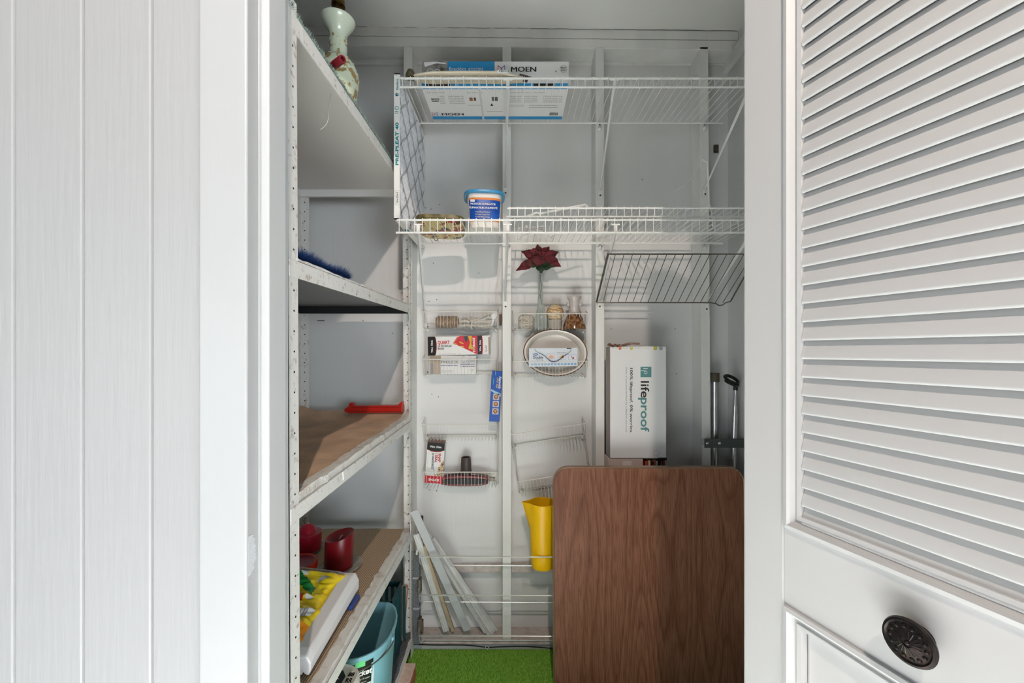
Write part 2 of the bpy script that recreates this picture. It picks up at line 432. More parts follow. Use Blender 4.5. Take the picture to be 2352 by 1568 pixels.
# ------------------------------------------------------------------ slotted metal shelving unit (left)
XF = lambda zc: -.4045-.0085*(zc+.8)/1.6
YN, YF = .750, 1.664; XR = -.858
su = thing('metal_shelving_unit', 'white flaking slotted-angle metal shelving unit along the left closet wall', 'shelving unit', (-.63, 1.2, 0))
def post(xf, y0, dy, zt, sx, name='post'):
    "L angle: corner at xf,y0; flanges run along dy and sx"
    m = MB(); t = .0018; fw = .034; xb_, xt_ = xf(-1.2), xf(zt)
    def sheet(x0, x1, ya, yb):
        lo_, hi_ = sorted((ya, yb)); a0, a1 = sorted((x0, x1))
        m.hexa([(xb_+a0,lo_,.001),(xb_+a1,lo_,.001),(xb_+a1,hi_,.001),(xb_+a0,hi_,.001),
                (xt_+a0,lo_,Z(zt)),(xt_+a1,lo_,Z(zt)),(xt_+a1,hi_,Z(zt)),(xt_+a0,hi_,Z(zt))])
    sheet(0, -t*sx, y0, y0+dy*fw); sheet(0, -fw*sx, y0, y0+dy*t)
    p = m.build(name, FLAKE, su)
    h = MB(); z = .03
    while z < Z(zt)-.01:
        xx = xb_+(xt_-xb_)*z/Z(zt)
        for s_ in (0, 1):
            if s_ == 0: h.lathe([(.0019,-.0008),(.0019,.0008)], (xx, y0+dy*fw*.55, z+.008), 7, Ry(PI/2))
            else: h.lathe([(.0023,-.0008),(.0023,.0008)], (xx-sx*fw*.5, y0-(.0002 if dy>0 else -.0002)+(0 if dy > 0 else -.002), z), 7, Rx(PI/2))
        z += .0381
    h.build('punched_holes', DARKM, p, kind='stuff')
post(XF, YN, 1, .66, 1)
post(XF, YF, -1, .66, 1)
post(lambda z: XR, YN, 1, .66, -1)
post(lambda z: XR, YF, -1, .66, -1)
# inner face holes of the far rear post as seen from the front are on its camera side
SH = [(.600,.633,.620,.650), (.138,.170,.151,.182), (-.319,-.290,-.307,-.279), (-.752,-.722,-.757,-.726), (-1.20,-1.185,-1.165,-1.145)]
def shelf_z(i, y):
    t = (y-YN)/(YF-YN); a_ = SH[i]; return Z(a_[1]+(a_[3]-a_[1])*t)
for i, (nl, nt_, fl, ft) in enumerate(SH):
    x1 = XF(nt_)+.0005; y0 = YN+.003; y1 = YF-.003; x0 = XR+.003; t = .002
    m = MB()
    m.hexa([(x0,y0,Z(nt_)-t),(x1,y0,Z(nt_)-t),(x1,y1,Z(ft)-t),(x0,y1,Z(ft)-t),(x0,y0,Z(nt_)),(x1,y0,Z(nt_)),(x1,y1,Z(ft)),(x0,y1,Z(ft))])
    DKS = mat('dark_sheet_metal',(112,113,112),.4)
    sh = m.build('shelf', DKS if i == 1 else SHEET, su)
    m = MB()
    def lip(xa, xb, ya, yb):
        za = lambda y: Z(nl+(fl-nl)*(y-y0)/(y1-y0)); zb = lambda y: Z(nt_+(ft-nt_)*(y-y0)/(y1-y0))
        m.hexa([(xa,ya,za(ya)),(xb,ya,za(ya)),(xb,yb,za(yb)),(xa,yb,za(yb)),(xa,ya,zb(ya)),(xb,ya,zb(ya)),(xb,yb,zb(yb)),(xa,yb,zb(yb))])
    lip(x1-.003, x1+.001, y0, y1); m.build('front_lip', FLAKE, sh, bevel=.001)
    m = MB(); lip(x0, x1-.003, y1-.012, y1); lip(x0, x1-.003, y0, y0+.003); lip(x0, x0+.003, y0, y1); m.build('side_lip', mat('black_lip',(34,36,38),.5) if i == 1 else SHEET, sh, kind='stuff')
    if i < 4:
        for xx, sg in ((XR, 1), (XF(nt_), -1)):
            z_ = Z(fl)
            MB().slab([(xx+sg*.002, YF-.004, z_), (xx+sg*.028, YF-.004, z_), (xx+sg*.002, YF-.004, z_-.03)], (0,.002,0)).build('gusset', FLAKE, sh)
            MB().slab([(xx+sg*.002, YF-.004, z_), (xx+sg*.002, YF-.040, z_), (xx+sg*.002, YF-.004, z_-.03)], (sg*.002,0,0)).build('gusset', FLAKE, sh)
# ---- carpets on shelves
JUTE = mat('jute_carpet_backing', (224,188,156), .95, col2=(190,160,134), scale=12, lo=.35, hi=.7, bump=1.0, bscale=500, detail=6)
RIB = mat('ribbed_carpet_backing', (160,142,120), .95, bump=.5, bscale=300)
nt = RIB.node_tree; b = nt.nodes['Principled BSDF']; tcn = nt.nodes.new('ShaderNodeTexCoord'); wv = nt.nodes.new('ShaderNodeTexWave')
wv.inputs['Scale'].default_value = 55; wv.inputs['Distortion'].default_value = 1.0; wv.inputs['Detail Scale'].default_value = 6; wv.bands_direction = 'X'
rp = nt.nodes.new('ShaderNodeValToRGB'); rp.color_ramp.elements[0].color = (*s2l((124,106,88)),1); rp.color_ramp.elements[1].color = (*s2l((204,178,148)),1)
nt.links.new(tcn.outputs['Object'], wv.inputs['Vector']); nt.links.new(wv.outputs[0], rp.inputs[0]); nt.links.new(rp.outputs[0], b.inputs['Base Color'])
PAINTED = mat('paint_soaked_carpet_edge', (222,220,214), .8, col2=(178,160,144), scale=30, lo=.5, hi=.8, bump=1.0, bscale=200)
GREYC = mat('charcoal_carpet', (84,88,92), .95, col2=(120,124,128), scale=350, lo=.4, hi=.6, bump=1, bscale=500)
def carpet(name, label, i, th, m, curl=0, edge=.02, x1off=.0, wav=.003, y0=YN+.03):
    nx, ny = 26, 44; x0 = XR+.006; x1 = XF(0)-edge+x1off; y1 = YF-.004
    root = thing(name, label, 'carpet', ((x0+x1)/2, (y0+y1)/2, shelf_z(i, y0)+.0005))
    def top(x, y):
        z = shelf_z(i, y)+th+wav*noise.noise(V((x*9, y*7, i*3.1)))*1.6
        if curl:
            z += curl*max(0, (y-y1+.10)/.10)**2 + curl*1.0*max(0, (x0+.09-x)/.09)**2
        return z
    def grid(xa, xb, nn, rough=0, extra=0, thk=None, seed=0):
        mb = MB(); r = random.Random(seed); n0 = 0
        T = [[None]*(ny+1) for _ in range(nn+1)]
        for a_ in range(nn+1):
            for b_ in range(ny+1):
                x = xa+(xb-xa)*a_/nn; y = y0+(y1-y0)*b_/ny
                jx = noise.noise(V((y*35, seed, a_)))*rough if a_ == 0 or a_ == nn else 0
                T[a_][b_] = V((x+jx, y, top(x, y)+extra+noise.noise(V((x*160,y*110,seed)))*rough*.5))
        vs_ = [p for row in T for p in row]+[V((p.x, p.y, shelf_z(i, p.y)+.001)) if (curl == 0 or True) else p for row in T for p in row]
        N_ = (nn+1)*(ny+1); idx = lambda a_, b_: a_*(ny+1)+b_; fs = []
        for a_ in range(nn):
            for b_ in range(ny):
                fs.append((idx(a_,b_), idx(a_+1,b_), idx(a_+1,b_+1), idx(a_,b_+1)))
        for b_ in range(ny):
            fs.append((idx(nn,b_), idx(nn,b_)+N_, idx(nn,b_+1)+N_, idx(nn,b_+1)))
            fs.append((idx(0,b_+1), idx(0,b_+1)+N_, idx(0,b_)+N_, idx(0,b_)))
        for a_ in range(nn):
            fs.append((idx(a_,0), idx(a_,0)+N_, idx(a_+1,0)+N_, idx(a_+1,0)))
        mb.add(vs_, fs); return mb
    grid(x0, x1, nx, seed=i).build('carpet_sheet', m, root, smooth=True)
    e = grid(x1-.006, x1+edge-.001, 6, rough=.007, extra=.0015, seed=i+20).build('painted_edge', PAINTED, root, smooth=True)
    return root
carpet('carpet_remnant', 'tan jute-backed carpet remnant curling up on the middle metal shelf', 2, .016, JUTE, curl=.022, edge=.022)
carpet('carpet_remnant', 'ribbed tan carpet remnant under the red candles on the fourth metal shelf', 3, .010, RIB, edge=.020)
c5 = carpet('carpet_remnant', 'charcoal carpet remnant on the lowest metal shelf under the blue bucket', 4, .012, GREYC, edge=.008)
for ch in c5.children:
    if ch.name.startswith('painted'): ch.data.materials[0] = GREYC
c2 = carpet('carpet_remnant', 'thin frayed tan carpet strip under the blue brush', 1, .004, JUTE, edge=.012, wav=.001)
# loose white thread hanging
p0 = V((-.405, .98, shelf_z(2,.98)))
MB().tube([p0, p0+V((.001,0,-.02))], .0012, 4).build('loose_thread', WHT, [o for o in C.objects if o.name == 'carpet_remnant'][0])

# teal shag carpet on the top shelf
TEAL = mat('teal_shag', (112,134,126), .95, col2=(160,174,166), scale=200, lo=.4, hi=.65)
root = thing('shag_carpet', 'frayed teal-green shag carpet draped along the top metal shelf', 'carpet', (-.62, 1.2, shelf_z(0,1.2)+.001))
mb = MB(); y0, y1 = YN+.01, YF-.01; T = []
for a_ in range(13):
    for b_ in range(41):
        x = XR+.01+(XF(.6)-.003-XR-.01)*a_/12; y = y0+(y1-y0)*b_/40
        T.append(V((x+(.003*noise.noise(V((y*30,1,0))) if a_ == 12 else 0), y, shelf_z(0,y)+.012+.004*noise.noise(V((x*30,y*30,0))))))
fs = [(a_*41+b_, (a_+1)*41+b_, (a_+1)*41+b_+1, a_*41+b_+1) for a_ in range(12) for b_ in range(40)]
low = [V((p.x,p.y,shelf_z(0,p.y)+.001)) for p in T]; N_ = len(T)
fs += [(12*41+b_, 12*41+b_+N_, 12*41+b_+1+N_, 12*41+b_+1) for b_ in range(40)]+[(a_*41, a_*41+N_, (a_+1)*41+N_, (a_+1)*41) for a_ in range(12)]
mb.add(T+low, fs); mb.build('carpet_base', TEAL, root, smooth=True)
mb = MB(); r = random.Random(5)
for i in range(11000):
    y = r.uniform(y0-.004, y1); x = XF(.62)-.001-abs(r.gauss(0,.012)); z = shelf_z(0,y)+r.uniform(.002,.014)
    l = r.uniform(.003,.007)*(2.2 if r.random() < .02 or y < y0+.012 else 1); d_ = V((r.gauss(.25,.6), r.gauss(0,.5), r.uniform(.2,1))).normalized()*l
    s_ = V((0,.0009,0)) if r.random()<.5 else V((.0009,0,0)); p = V((x,y,z))
    mb.add([p-s_, p+s_, p+d_], [(0,1,2)])
mb.build('carpet_fibres', TEAL, root, kind='stuff')
MB().tube(bez([P(762,208,1.02), P(756,240,1.0), P(752,280,.98), P(736,298,.97)], 5), .0007, 4).build('loose_thread', mat('thread',(190,188,180),.8), root)

# ------------------------------------------------------------------ wire shelves
def brace(mbp, a, b, root, w=.011):
    "V-section diagonal arm from a (front) to b (wall)"
    a = V(a); b = V(b); R = look_rot(b-a, (0,0,1)); L = (b-a).length
    pr = [(-w/2, w*.55), (0, -w*.35), (w/2, w*.55), (w/2-.0015, w*.55), (0, -w*.1), (-w/2+.0015, w*.55)]
    r0 = [a+R@V((x, y, 0)) for x, y in pr]; r1 = [a+R@V((x*.55, y*.55, L)) for x, y in pr]
    br = MB().loft([r0, r1]).build('brace', WIREW, root)
    m = MB(); m.obox(b+V((0,-.0035,-.012)), (.019,.003,.030)); m.build('foot_plate', WIREW, br, bevel=.001)
    MB().lathe([(.0042,0),(.003,.002)], b+V((0,-.005,-.018)), 8, Rx(PI/2)).build('screw', SCREWM, br)
    m = MB(); m.obox(a+V((0,-.001,.012)), (.012,.010,.024)); m.obox(a+V((0,-.003,.026)), (.030,.006,.005)); m.build('front_clip', WIREW, br, bevel=.002)
def wire_shelf(name, label, X0, X1, zf, zb, YFt, YBk, lip, group, braces=(), backlip=0, x0b=None, mid=False):
    root = thing(name, label, 'wire shelf', ((X0+X1)/2, (YFt+YBk)/2, Z(min(zf,zb))-lip), 0, group)
    x0b = X0 if x0b is None else x0b
    m = MB(); R_ = .0034
    m.rod((X0,YFt,Z(zf)), (X1,YFt,Z(zf)), R_, 8); m.build('front_rail', WIREW, root, smooth=True)
    MB().rod((X0-.003,YFt-.001,Z(zf)-lip), (X1,YFt-.001,Z(zf)-lip), R_, 8).build('lip_rail', WIREW, root, smooth=True)
    MB().rod((x0b,YBk,Z(zb)), (X1,YBk,Z(zb)), .0030, 8).build('back_rail', WIREW, root, smooth=True)
    if backlip: MB().rod((x0b,YBk,Z(zb)-backlip), (X1,YBk,Z(zb)-backlip), .0030, 8).build('lip_rail', WIREW, root, smooth=True)
    m = MB(); x = X0+.008
    while x < X1-.002:
        pts = []
        if backlip: pts.append((x,YBk+.003,Z(zb)-backlip))
        pts += [(x,YBk+(.003 if backlip else 0),Z(zb)+.004),(x,YFt-.003,Z(zf)+.0045),(x,YFt-.0042,Z(zf)-lip-.002)]
        m.tube(pts, .0012, 5); x += .0254
    m.build('deck_wire', WIREW, root, kind='stuff')
    for a_, b_ in braces: brace(None, a_, b_, root)
    return root
s1 = wire_shelf('wire_shelf', 'upper white ventilated wire shelf holding the faucet box', -.376, .852, .912, .925, 1.377, 1.67, .030, 'white wire shelves',
    braces=[((-.017,1.385,Z(.885)),(-.030,1.688,Z(.665))), ((.342,1.385,Z(.885)),(.358,1.688,Z(.655))), ((.80,1.385,Z(.885)),(.787,1.688,Z(.66)))])
s2 = wire_shelf('wire_shelf', 'lower white ventilated wire shelf holding the tub and the floral tray', -.383, .852, .433, .436, 1.36, 1.67, .042, 'white wire shelves',
    braces=[((-.315,1.372,Z(.395)),(-.378,1.776,Z(.115))), ((-.018,1.372,Z(.395)),(-.030,1.688,Z(.20))), ((.342,1.372,Z(.395)),(.356,1.688,Z(.20))), ((.80,1.372,Z(.395)),(.793,1.688,Z(.19)))])
s3 = wire_shelf('wire_shelf', 'spare white wire shelf laid on top of the lower wire shelf at the right', -.018, .845, .477, .474, 1.374, 1.668, .029, 'white wire shelves', backlip=.034)
# wall clips on the back rails
def clip(root, x, zc):
    MB().lathe([(.008,-.002),(.007,.008),(.003,.012)], (x, YS-.004, Z(zc)-.008), 10, Rx(PI/2)).build('wall_clip', WIREW, root, smooth=True)
    MB().lathe([(.003,-.001),(.0026,.0015)], (x, YS-.006, Z(zc)+.008), 8, Rx(PI/2)).build('screw', SCREWM, root)
for x in (-.020, .356, .785): clip(s1, x, .918); clip(s2, x, .430)

# bare metal oven rack leaning under the lower shelf
root = thing('oven_rack', 'dull grey oven rack propped on the braces under the right end of the shelves', 'rack', (.6, 1.56, Z(.19)))
a0, a1 = V((.333,1.430,Z(.337))), V((.840,1.430,Z(.337))); b0, b1 = V((.340,1.664,Z(.196))), V((.800,1.664,Z(.196)))
m = MB()
m.tube([b1+V((.018,0,-.004)), b1, b0, a0, a1, a1+V((.012,.02,-.01)), V((.876,1.655,Z(.200))), V((.862,1.664,Z(.196))), b1+V((.048,0,-.010)), b1+V((.034,0,-.012)), b1+V((.018,0,-.002))], .0026, 6)
m.build('rack_frame', DCHROME, root)
m = MB()
for i in range(17):
    t = (i+.8)/17; m.rod(a0.lerp(a1, t), b0.lerp(b1+V((.055,0,0)), t), .0014, 5)
m.build('rack_bars', DCHROME, root)
MB().rod(a0+V((-.002,0,.003)), b0+V((-.002,0,.003)), .0036, 6).build('side_rail', DCHROME, root)

# ------------------------------------------------------------------ faucet box
def carton(name, label, cat, O, R, U, w_, h_, d_, m, group=None, bevel=.0012, root=None):
    "box whose front lower-left corner is O"
    O = V(O); R = V(R).normalized(); U = V(U).normalized(); n = R.cross(U)
    if root is None:
        c = O+R*w_/2-n*d_/2; root = thing(name, label, cat, c, 0, group)
    p = [O, O+R*w_, O+R*w_-n*d_, O-n*d_]; MB().hexa(p+[q+U*h_ for q in p]).build('carton', m, root, bevel=bevel, seg=1)
    return root, Frame(O, R, U, root)
CARD = mat('white_carton', (226,226,224), .5)
BLUE = flat((40,142,200)); RED = flat((190,40,50)); NAVY = flat((40,60,130))
fz = .9215
root, F = carton('faucet_box', 'long blue and white faucet box on the upper wire shelf', 'box', (-.319,1.437,Z(fz)), (1,0,0), (0,0,1), .515, .090, .2, CARD)
u = lambda px: (px-1178)/945*1.437+.319
v = lambda py: (806-py)/945*1.437-fz
F.rect(.001, .018, u(1028), .089, mat('faucet_photo',(150,146,140),.4,col2=(70,66,62),scale=22,lo=.45,hi=.6))
F.rect(u(1028), .018, u(1136), .089, BLUE)
F.poly([(.012,.070),(.05,.082),(.085,.080),(.085,.084),(.05,.088),(.008,.086)], WHT, 2)
for a_, r_ in (((.03,.052),.012), ((.055,.048),.014)): F.ring(a_[0], a_[1], r_-.002, r_, WHT, 2)
F.rect(.001, .001, .514, .013, BLUE)
F.rect(u(1226), .002, u(1275), .012, BLK, 2)
F.rect(.018, .001, .10, .010, BLK, 2)
F.text('Brecklyn', u(1031), v(162), .0165, WHT, width=.058)
F.text('87557SRS', u(1076), v(162), .0125, WHT, width=.051)
for q_ in (0, .0008, .0016): F.text('MOEN', u(1172)+q_, v(165), .0245, BLK, width=.087, k=2+q_*300)
def mlogo(F, u0, v0, s_, k=2, flip=1):
    RD, BL = flat((188,44,52)), flat((30,92,170))
    def st(a_, b_, m_, w2=.09):
        a_ = V((a_[0],a_[1])); b_ = V((b_[0],b_[1])); d2 = (b_-a_).normalized(); n2 = V((-d2.y,d2.x))*w2/2
        F.poly([(u0+q.x*s_, v0+q.y*s_*flip) for q in ((a_-n2),(b_-n2),(b_+n2),(a_+n2))][::flip], m_, k, 'logo')
    st((0,0),(0,1),RD); st((0,1),(.5,.6),RD); st((0,0),(.35,.2),RD); st((.35,.2),(.5,.6),RD)
    st((1,0),(1,1),BL); st((1,1),(.5,.6),BL); st((1,0),(.65,.2),BL); st((.65,.2),(.5,.6),BL)
mlogo(F, u(1144), v(166), .023)
F.ring(u(1294), v(158), .0118, .0125, BLK); F.text('SPOT', u(1294), v(158), .008, BLK, align='CENTER', bold=.02); F.text('RESIST', u(1294), v(163), .006, BLK, align='CENTER', bold=.02)
F.disc(u(1277), v(164), .003, GRYP)
F.rect(.1745, .060, .1755, .089, flat((120,170,205)))
F.flush()
# underside print
G = Frame((-.319,1.637,Z(fz)), (1,0,0), (0,-1,0), root)
# right x up = (1,0,0)x(0,-1,0) = (0,0,-1): faces down; v runs from the back edge forward
G.rect(.002, .001, .513, .021, BLUE); G.rect(.002, .190, .513, .198, BLUE)
G.rect(.198,.001,.206,.2, flat((205,205,205)), 2)
for q_ in (0, .0008, .0016): G.text('MOEN', .040+q_, .030, .021, BLK, width=.084, k=2+q_*300)
mlogo(G, .006, .029, .020)
G.text('Buy it for looks. Buy it for life.', .008, .0225, .0065, BLK)
G.text('Buy it For looks', .012, .168, .010, GRYP); G.text('Buy it For Life', .155, .168, .010, GRYP); G.text('Spot Resist Stainless | Installation', .30, .168, .010, GRYP)
G.text('SPOT', .020, .128, .013, BLK, bold=.03); G.text('RESIST', .020, .117, .010, BLK, bold=.03)
for (a_,b_,c_,d_) in ((.05,.10,.07,.155),(.085,.10,.14,.155),(.15,.09,.20,.10),(.31,.11,.35,.155),(.36,.11,.41,.155),(.43,.11,.5,.155),(.30,.08,.36,.10),(.38,.075,.49,.10),(.22,.05,.28,.06)):
    G.scribble(a_, b_, c_, d_, flat((170,170,170)), rows=max(1,int((d_-b_)/.01)))
G.rect(.160,.122,.172,.142,flat((150,100,76)),2); G.rect(.176,.124,.184,.142,flat((90,60,50)),2)
G.rect(.242,.122,.250,.146,flat((96,96,100)),2); G.rect(.253,.122,.264,.146,flat((96,96,100)),2)
G.poly([(.234,.092),(.240,.108),(.246,.092)],BLK,2)
r = random.Random(4); x = .462
while x < .492:
    l = r.uniform(.0008,.002); G.rect(x,.030,x+l,.048,BLK,2,'barcode'); x += l+r.uniform(.0007,.0015)
G.flush()

# flat cream blade lying in front of the box
CREAM = mat('cream_lacquer', (222,212,190), .35, col2=(208,196,172), scale=12, stretch=(1,8,8))
root = thing('fan_blade', 'long cream flat blade with dark brackets lying before the faucet box', 'blade', (-.15,1.40,Z(.922)))
up_, lo_ = [], []
for i in range(25):
    t = i/24; x = -.335+.37*t; wy = .030*min(1, .45+1.6*math.sin(PI*min(1,t*1.02+.02))**.8*.55)
    zt = .9355+.004*math.sin(PI*t)-.010*max(0,t-.75)**1*2; up_.append((x, wy, zt))
rings = [[(x,1.4-wy*.9,Z(zt-.010)),(x,1.4+wy,Z(zt-.012)),(x,1.4+wy,Z(zt-.004)),(x,1.4-wy*.5,Z(zt)),(x,1.4-wy*.9,Z(zt-.003))] for x,wy,zt in up_]
MB().loft(rings).build('blade', CREAM, root, smooth=True, bevel=.002)
m = MB(); m.obox((.036,1.40,Z(.928)), (.030,.022,.012), Ry(.25)); m.rod((.03,1.39,Z(.930)),(.062,1.39,Z(.9235)),.003,6); m.build('bracket', mat('dark_bracket',(92,78,78),.5,.3), root, bevel=.002)
m = MB(); m.lathe([(.004,0),(.016,.004),(.017,.012),(.012,.026),(.010,.030)], (-.347,1.395,Z(.921)), 14); m.build('end_cap', mat('olive_metal',(78,72,52),.5,.3,col2=(104,96,72),scale=50), root, smooth=True)
MB().box(-.052,-.012,1.366,1.3665,Z(.922),Z(.933)).build('price_sticker', WHT, root, bevel=.001)
F = Frame((-.052,1.366,Z(.9235)), (1,0,0), (0,0,1), root)
x = .006; r = random.Random(8)
while x < .034: l = r.uniform(.0008,.002); F.rect(x,.002,x+l,.008,BLK,1,'barcode'); x += l+r.uniform(.0008,.002)
F.rect(.036,.001,.0385,.009,flat((60,150,60))); F.flush()

# ------------------------------------------------------------------ pleated air filter
FM = mat('filter_media', (198,199,203), .95, col2=(216,216,218), scale=90, lo=.35, hi=.65, bump=.8, bscale=220)
FC = mat('filter_cardboard', (226,226,222), .6)
TEALP = flat((0,128,140))
fx0, fx1, fy0, fy1, fz0, fz1 = -.3965, -.3775, 1.372, 1.762, Z(.4395), Z(.9265)
root = thing('air_filter', 'large pleated air filter standing on edge at the left end of the wire shelves', 'air filter', (-.387,1.567,fz0))
m = MB(); m.box(fx0,fx1,fy0,fy0+.004,fz0,fz1); m.box(fx0,fx1,fy1-.004,fy1,fz0,fz1); m.box(fx0,fx1,fy0,fy1,fz0,fz0+.004); m.box(fx0,fx1,fy0,fy1,fz1-.004,fz1)
m.build('cardboard_frame', FC, root)
m = MB(); y = fy0+.004; zz_ = []; n = 30
pl0 = []
for i in range(n+1):
    yy = fy0+.004+(fy1-fy0-.008)*i/n; xx = fx1-.0015 if i % 2 else fx1-.013; pl0.append((xx,yy))
m.add([(x,y,fz0+.004) for x,y in pl0]+[(x,y,fz1-.004) for x,y in pl0], [(i,i+1,n+1+i+1,n+1+i) for i in range(n)])
m.build('pleats', FM, root)
m = MB()   # die-cut diamond lattice glued over the pleats
m2 = MB(); H = fz1-fz0-.008; Wd = fy1-fy0-.008
for s_ in (1,-1):
    for j in range(-4, 9):
        a_, b_ = [], []
        for i in range(33):
            t = i/32; yy = fy0+.004+Wd*t; z_ = fz0+.004+(j*.118+s_*(t*.36+.006*math.sin(2*PI*t*3)))+(0 if s_ > 0 else .05)
            ok = fz0+.010 < z_ < fz1-.010
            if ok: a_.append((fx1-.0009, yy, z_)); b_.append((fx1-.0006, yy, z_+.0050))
            if (not ok or i == 32) and len(a_) > 1:
                n0 = len(a_)
                m.add([(x,y,z-.0045) for x,y,z in a_]+[(x,y,z+.0045) for x,y,z in a_], [(k_,k_+1,n0+k_+1,n0+k_) for k_ in range(n0-1)])
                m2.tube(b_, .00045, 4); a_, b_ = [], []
m.build('lattice', mat('lattice_card',(212,212,213),.9), root, kind='stuff')
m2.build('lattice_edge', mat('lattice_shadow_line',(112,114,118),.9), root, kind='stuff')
F = Frame((fx0,fy0,fz0), (1,0,0), (0,0,1), root); vv = lambda py: (806-py)/945*1.372+EYE-fz0
F.text('PRE-PLEAT 40', .0155, vv(380), .0150, TEALP, rot=PI/2, width=.142, bold=.03)
F.text('Flanders', .0150, vv(208), .0120, TEALP, rot=PI/2, width=.038, bold=.01)
F.ring(.0098, vv(217), .0035, .0058, TEALP); F.poly([(.006,vv(221)),(.013,vv(221)),(.0095,vv(214))],TEALP)
F.ring(.0095, vv(248), .0048, .0066, TEALP); F.scribble(.004, vv(262), .015, vv(254), TEALP, 2)
F.text('16x20x1', .0140, vv(468), .0095, BLK, rot=PI/2, width=.036)
a_ = (.004,vv(471),.0165,vv(438))
for q in ((a_[0],a_[1],a_[2],a_[1]+.0006),(a_[0],a_[3],a_[2],a_[3]+.0006),(a_[0],a_[1],a_[0]+.0006,a_[3]),(a_[2],a_[1],a_[2]+.0006,a_[3])): F.rect(*q, GRYP)
F.disc(.0085, vv(173), .0018, GRYP)
F.flush()
F = Frame((fx0,fy0+.39,fz0), (1,0,0), (0,-1,0), root); F.rect(.003,.235,.017,.275,TEALP); F.flush()

# ------------------------------------------------------------------ tub of moisture absorber
root = thing('moisture_absorber_tub', 'white plastic tub with blue and orange label and blue lid on the lower wire shelf', 'tub', (-.105,1.515,Z(.441)), .10)
RT = Rz(.10); c = V((-.105,1.515,Z(.441)))
TUBW = mat('translucent_white_plastic', (226,220,212), .4)
MB().lathe([(.050,0),(.054,.004),(.058,.055),(.061,.116),(.062,.122)], c, 48, RT, 1.03, .95, 3.6).build('tub_body', TUBW, root, smooth=True)
MB().lathe([(.060,.1175),(.072,.1175),(.0735,.121),(.0725,.1275),(.066,.1285),(.066,.125),(.03,.1245),(.0001,.1245)], c, 48, RT, 1.03, .97, 3.2).build('lid', mat('blue_lid',(58,140,186),.3), root, smooth=True)
# label wrapped round the front
def wrap(z0, z1, m, a0=-.80, a1=.80, off=.0008, part='label', curvez=0):
    mb = MB(); n = 24; rows = []
    for zq in (z0, z1):
        row = []
        for i in range(n+1):
            t = -PI/2+a0*PI/2*1+(a1-a0)*PI/2*i/n
            r_ = .054+(.061-.054)*(zq-.004)/.099 + off
            ct, st = math.cos(t), math.sin(t); ct = math.copysign(abs(ct)**(2/3.6), ct); st = math.copysign(abs(st)**(2/3.6), st)
            row.append(c+RT@V((r_*1.03*ct, r_*.95*st, zq)))
        rows.append(row)
    mb.add(rows[0]+rows[1], [(i,i+1,n+2+i,n+1+i) for i in range(n)]); mb.build(part, m, root, smooth=True)
wrap(.026,.095, mat('blue_label',(20,78,168),.3,col2=(50,110,200),scale=14,lo=.5,hi=.8), -.62,.62)
wrap(.095,.102, flat((226,132,50)), -.62,.62); wrap(.020,.026, flat((226,132,50)), -.62,.62)
tilt = V((0,.06,.99))
fo = c+RT@V((-.0635,-.0588*.985,.018)); F = Frame(fo, RT@V((1,0,0)), (0,-.062,1), root, off=.0016)
for q_ in (0, .0004): F.text('MOISTURE ELIMINATOR', .013+q_, .056, .0095, WHT, width=.088, k=2+q_*900)
for q_ in (0, .0004): F.text('ÉLIMINATEUR D\'HUMIDITÉ', .009+q_, .043, .0095, WHT, width=.098, k=2+q_*900)
for i, t_ in enumerate(('Traps Excess Moisture','Eliminates Tough Odor','Prevents Mildew Damage')):
    F.text('· '+t_, .028, .030-.0085*i, .0066, flat((222,214,150)), width=.052)
F.rect(.013,.0665,.028,.074,WHT); F.text('Airex', .0138, .0685, .005, flat((40,40,120)),k=3)
F.text('Safe Way To Keep A Dry Environment', .018, .0035, .0045, WHT, width=.075)
F.flush()

# ------------------------------------------------------------------ decorative floral tray
root = thing('floral_tray', 'shallow cream tray with red and green floral underside on the lower wire shelf', 'tray', (-.262,1.52,Z(.4395)), .04)
RT2 = Rz(.12); c = V((-.262,1.515,Z(.4395)))
TR = mat('floral_tray_paint', (206,186,122), .4, col2=(150,38,26), scale=22, lo=.53, hi=.57, detail=3)
nt = TR.node_tree; b = nt.nodes['Principled BSDF']
n3 = nt.nodes.new('ShaderNodeTexNoise'); n3.inputs['Scale'].default_value = 20; n3.inputs['Detail'].default_value = 2
r3 = nt.nodes.new('ShaderNodeValToRGB'); r3.color_ramp.elements[0].position = .56; r3.color_ramp.elements[1].position = .60
mp3 = nt.nodes.new('ShaderNodeMapping'); mp3.inputs['Location'].default_value = (3,1,7); tc3 = nt.nodes.new('ShaderNodeTexCoord')
nt.links.new(tc3.outputs['Object'], mp3.inputs[0]); nt.links.new(mp3.outputs[0], n3.inputs['Vector']); nt.links.new(n3.outputs[0], r3.inputs[0])
mx = nt.nodes.new('ShaderNodeMix'); mx.data_type = 'RGBA'; old = b.inputs['Base Color'].links[0].from_socket
nt.links.new(r3.outputs[0], mx.inputs[0]); nt.links.new(old, mx.inputs[6]); mx.inputs[7].default_value = (*s2l((58,56,34)),1)
nt.links.new(mx.outputs[2], b.inputs['Base Color'])
MB().lathe([(.066,0),(.074,.002),(.080,.010),(.079,.011),(.073,.004),(.0001,.003)], c, 40, RT2, 1.0, 1.5, 5).build('tray_body', TR, root, smooth=True)
MB().lathe([(.080,.009),(.0845,.011),(.086,.022),(.0830,.0235),(.079,.012)], c, 40, RT2, 1.0, 1.5, 5, cap0=False, cap1=False).build('tray_rim', mat('olive_rim',(88,80,48),.4,col2=(138,122,84),scale=40), root, smooth=True)
MB().tube(bez([P(995,545,1.60),P(1000,553,1.6),P(1005,551,1.6),P(1006,547,1.6)],4), .0012, 5).build('wire_hanger', mat('dark_wire',(40,34,34),.5,.5), root)

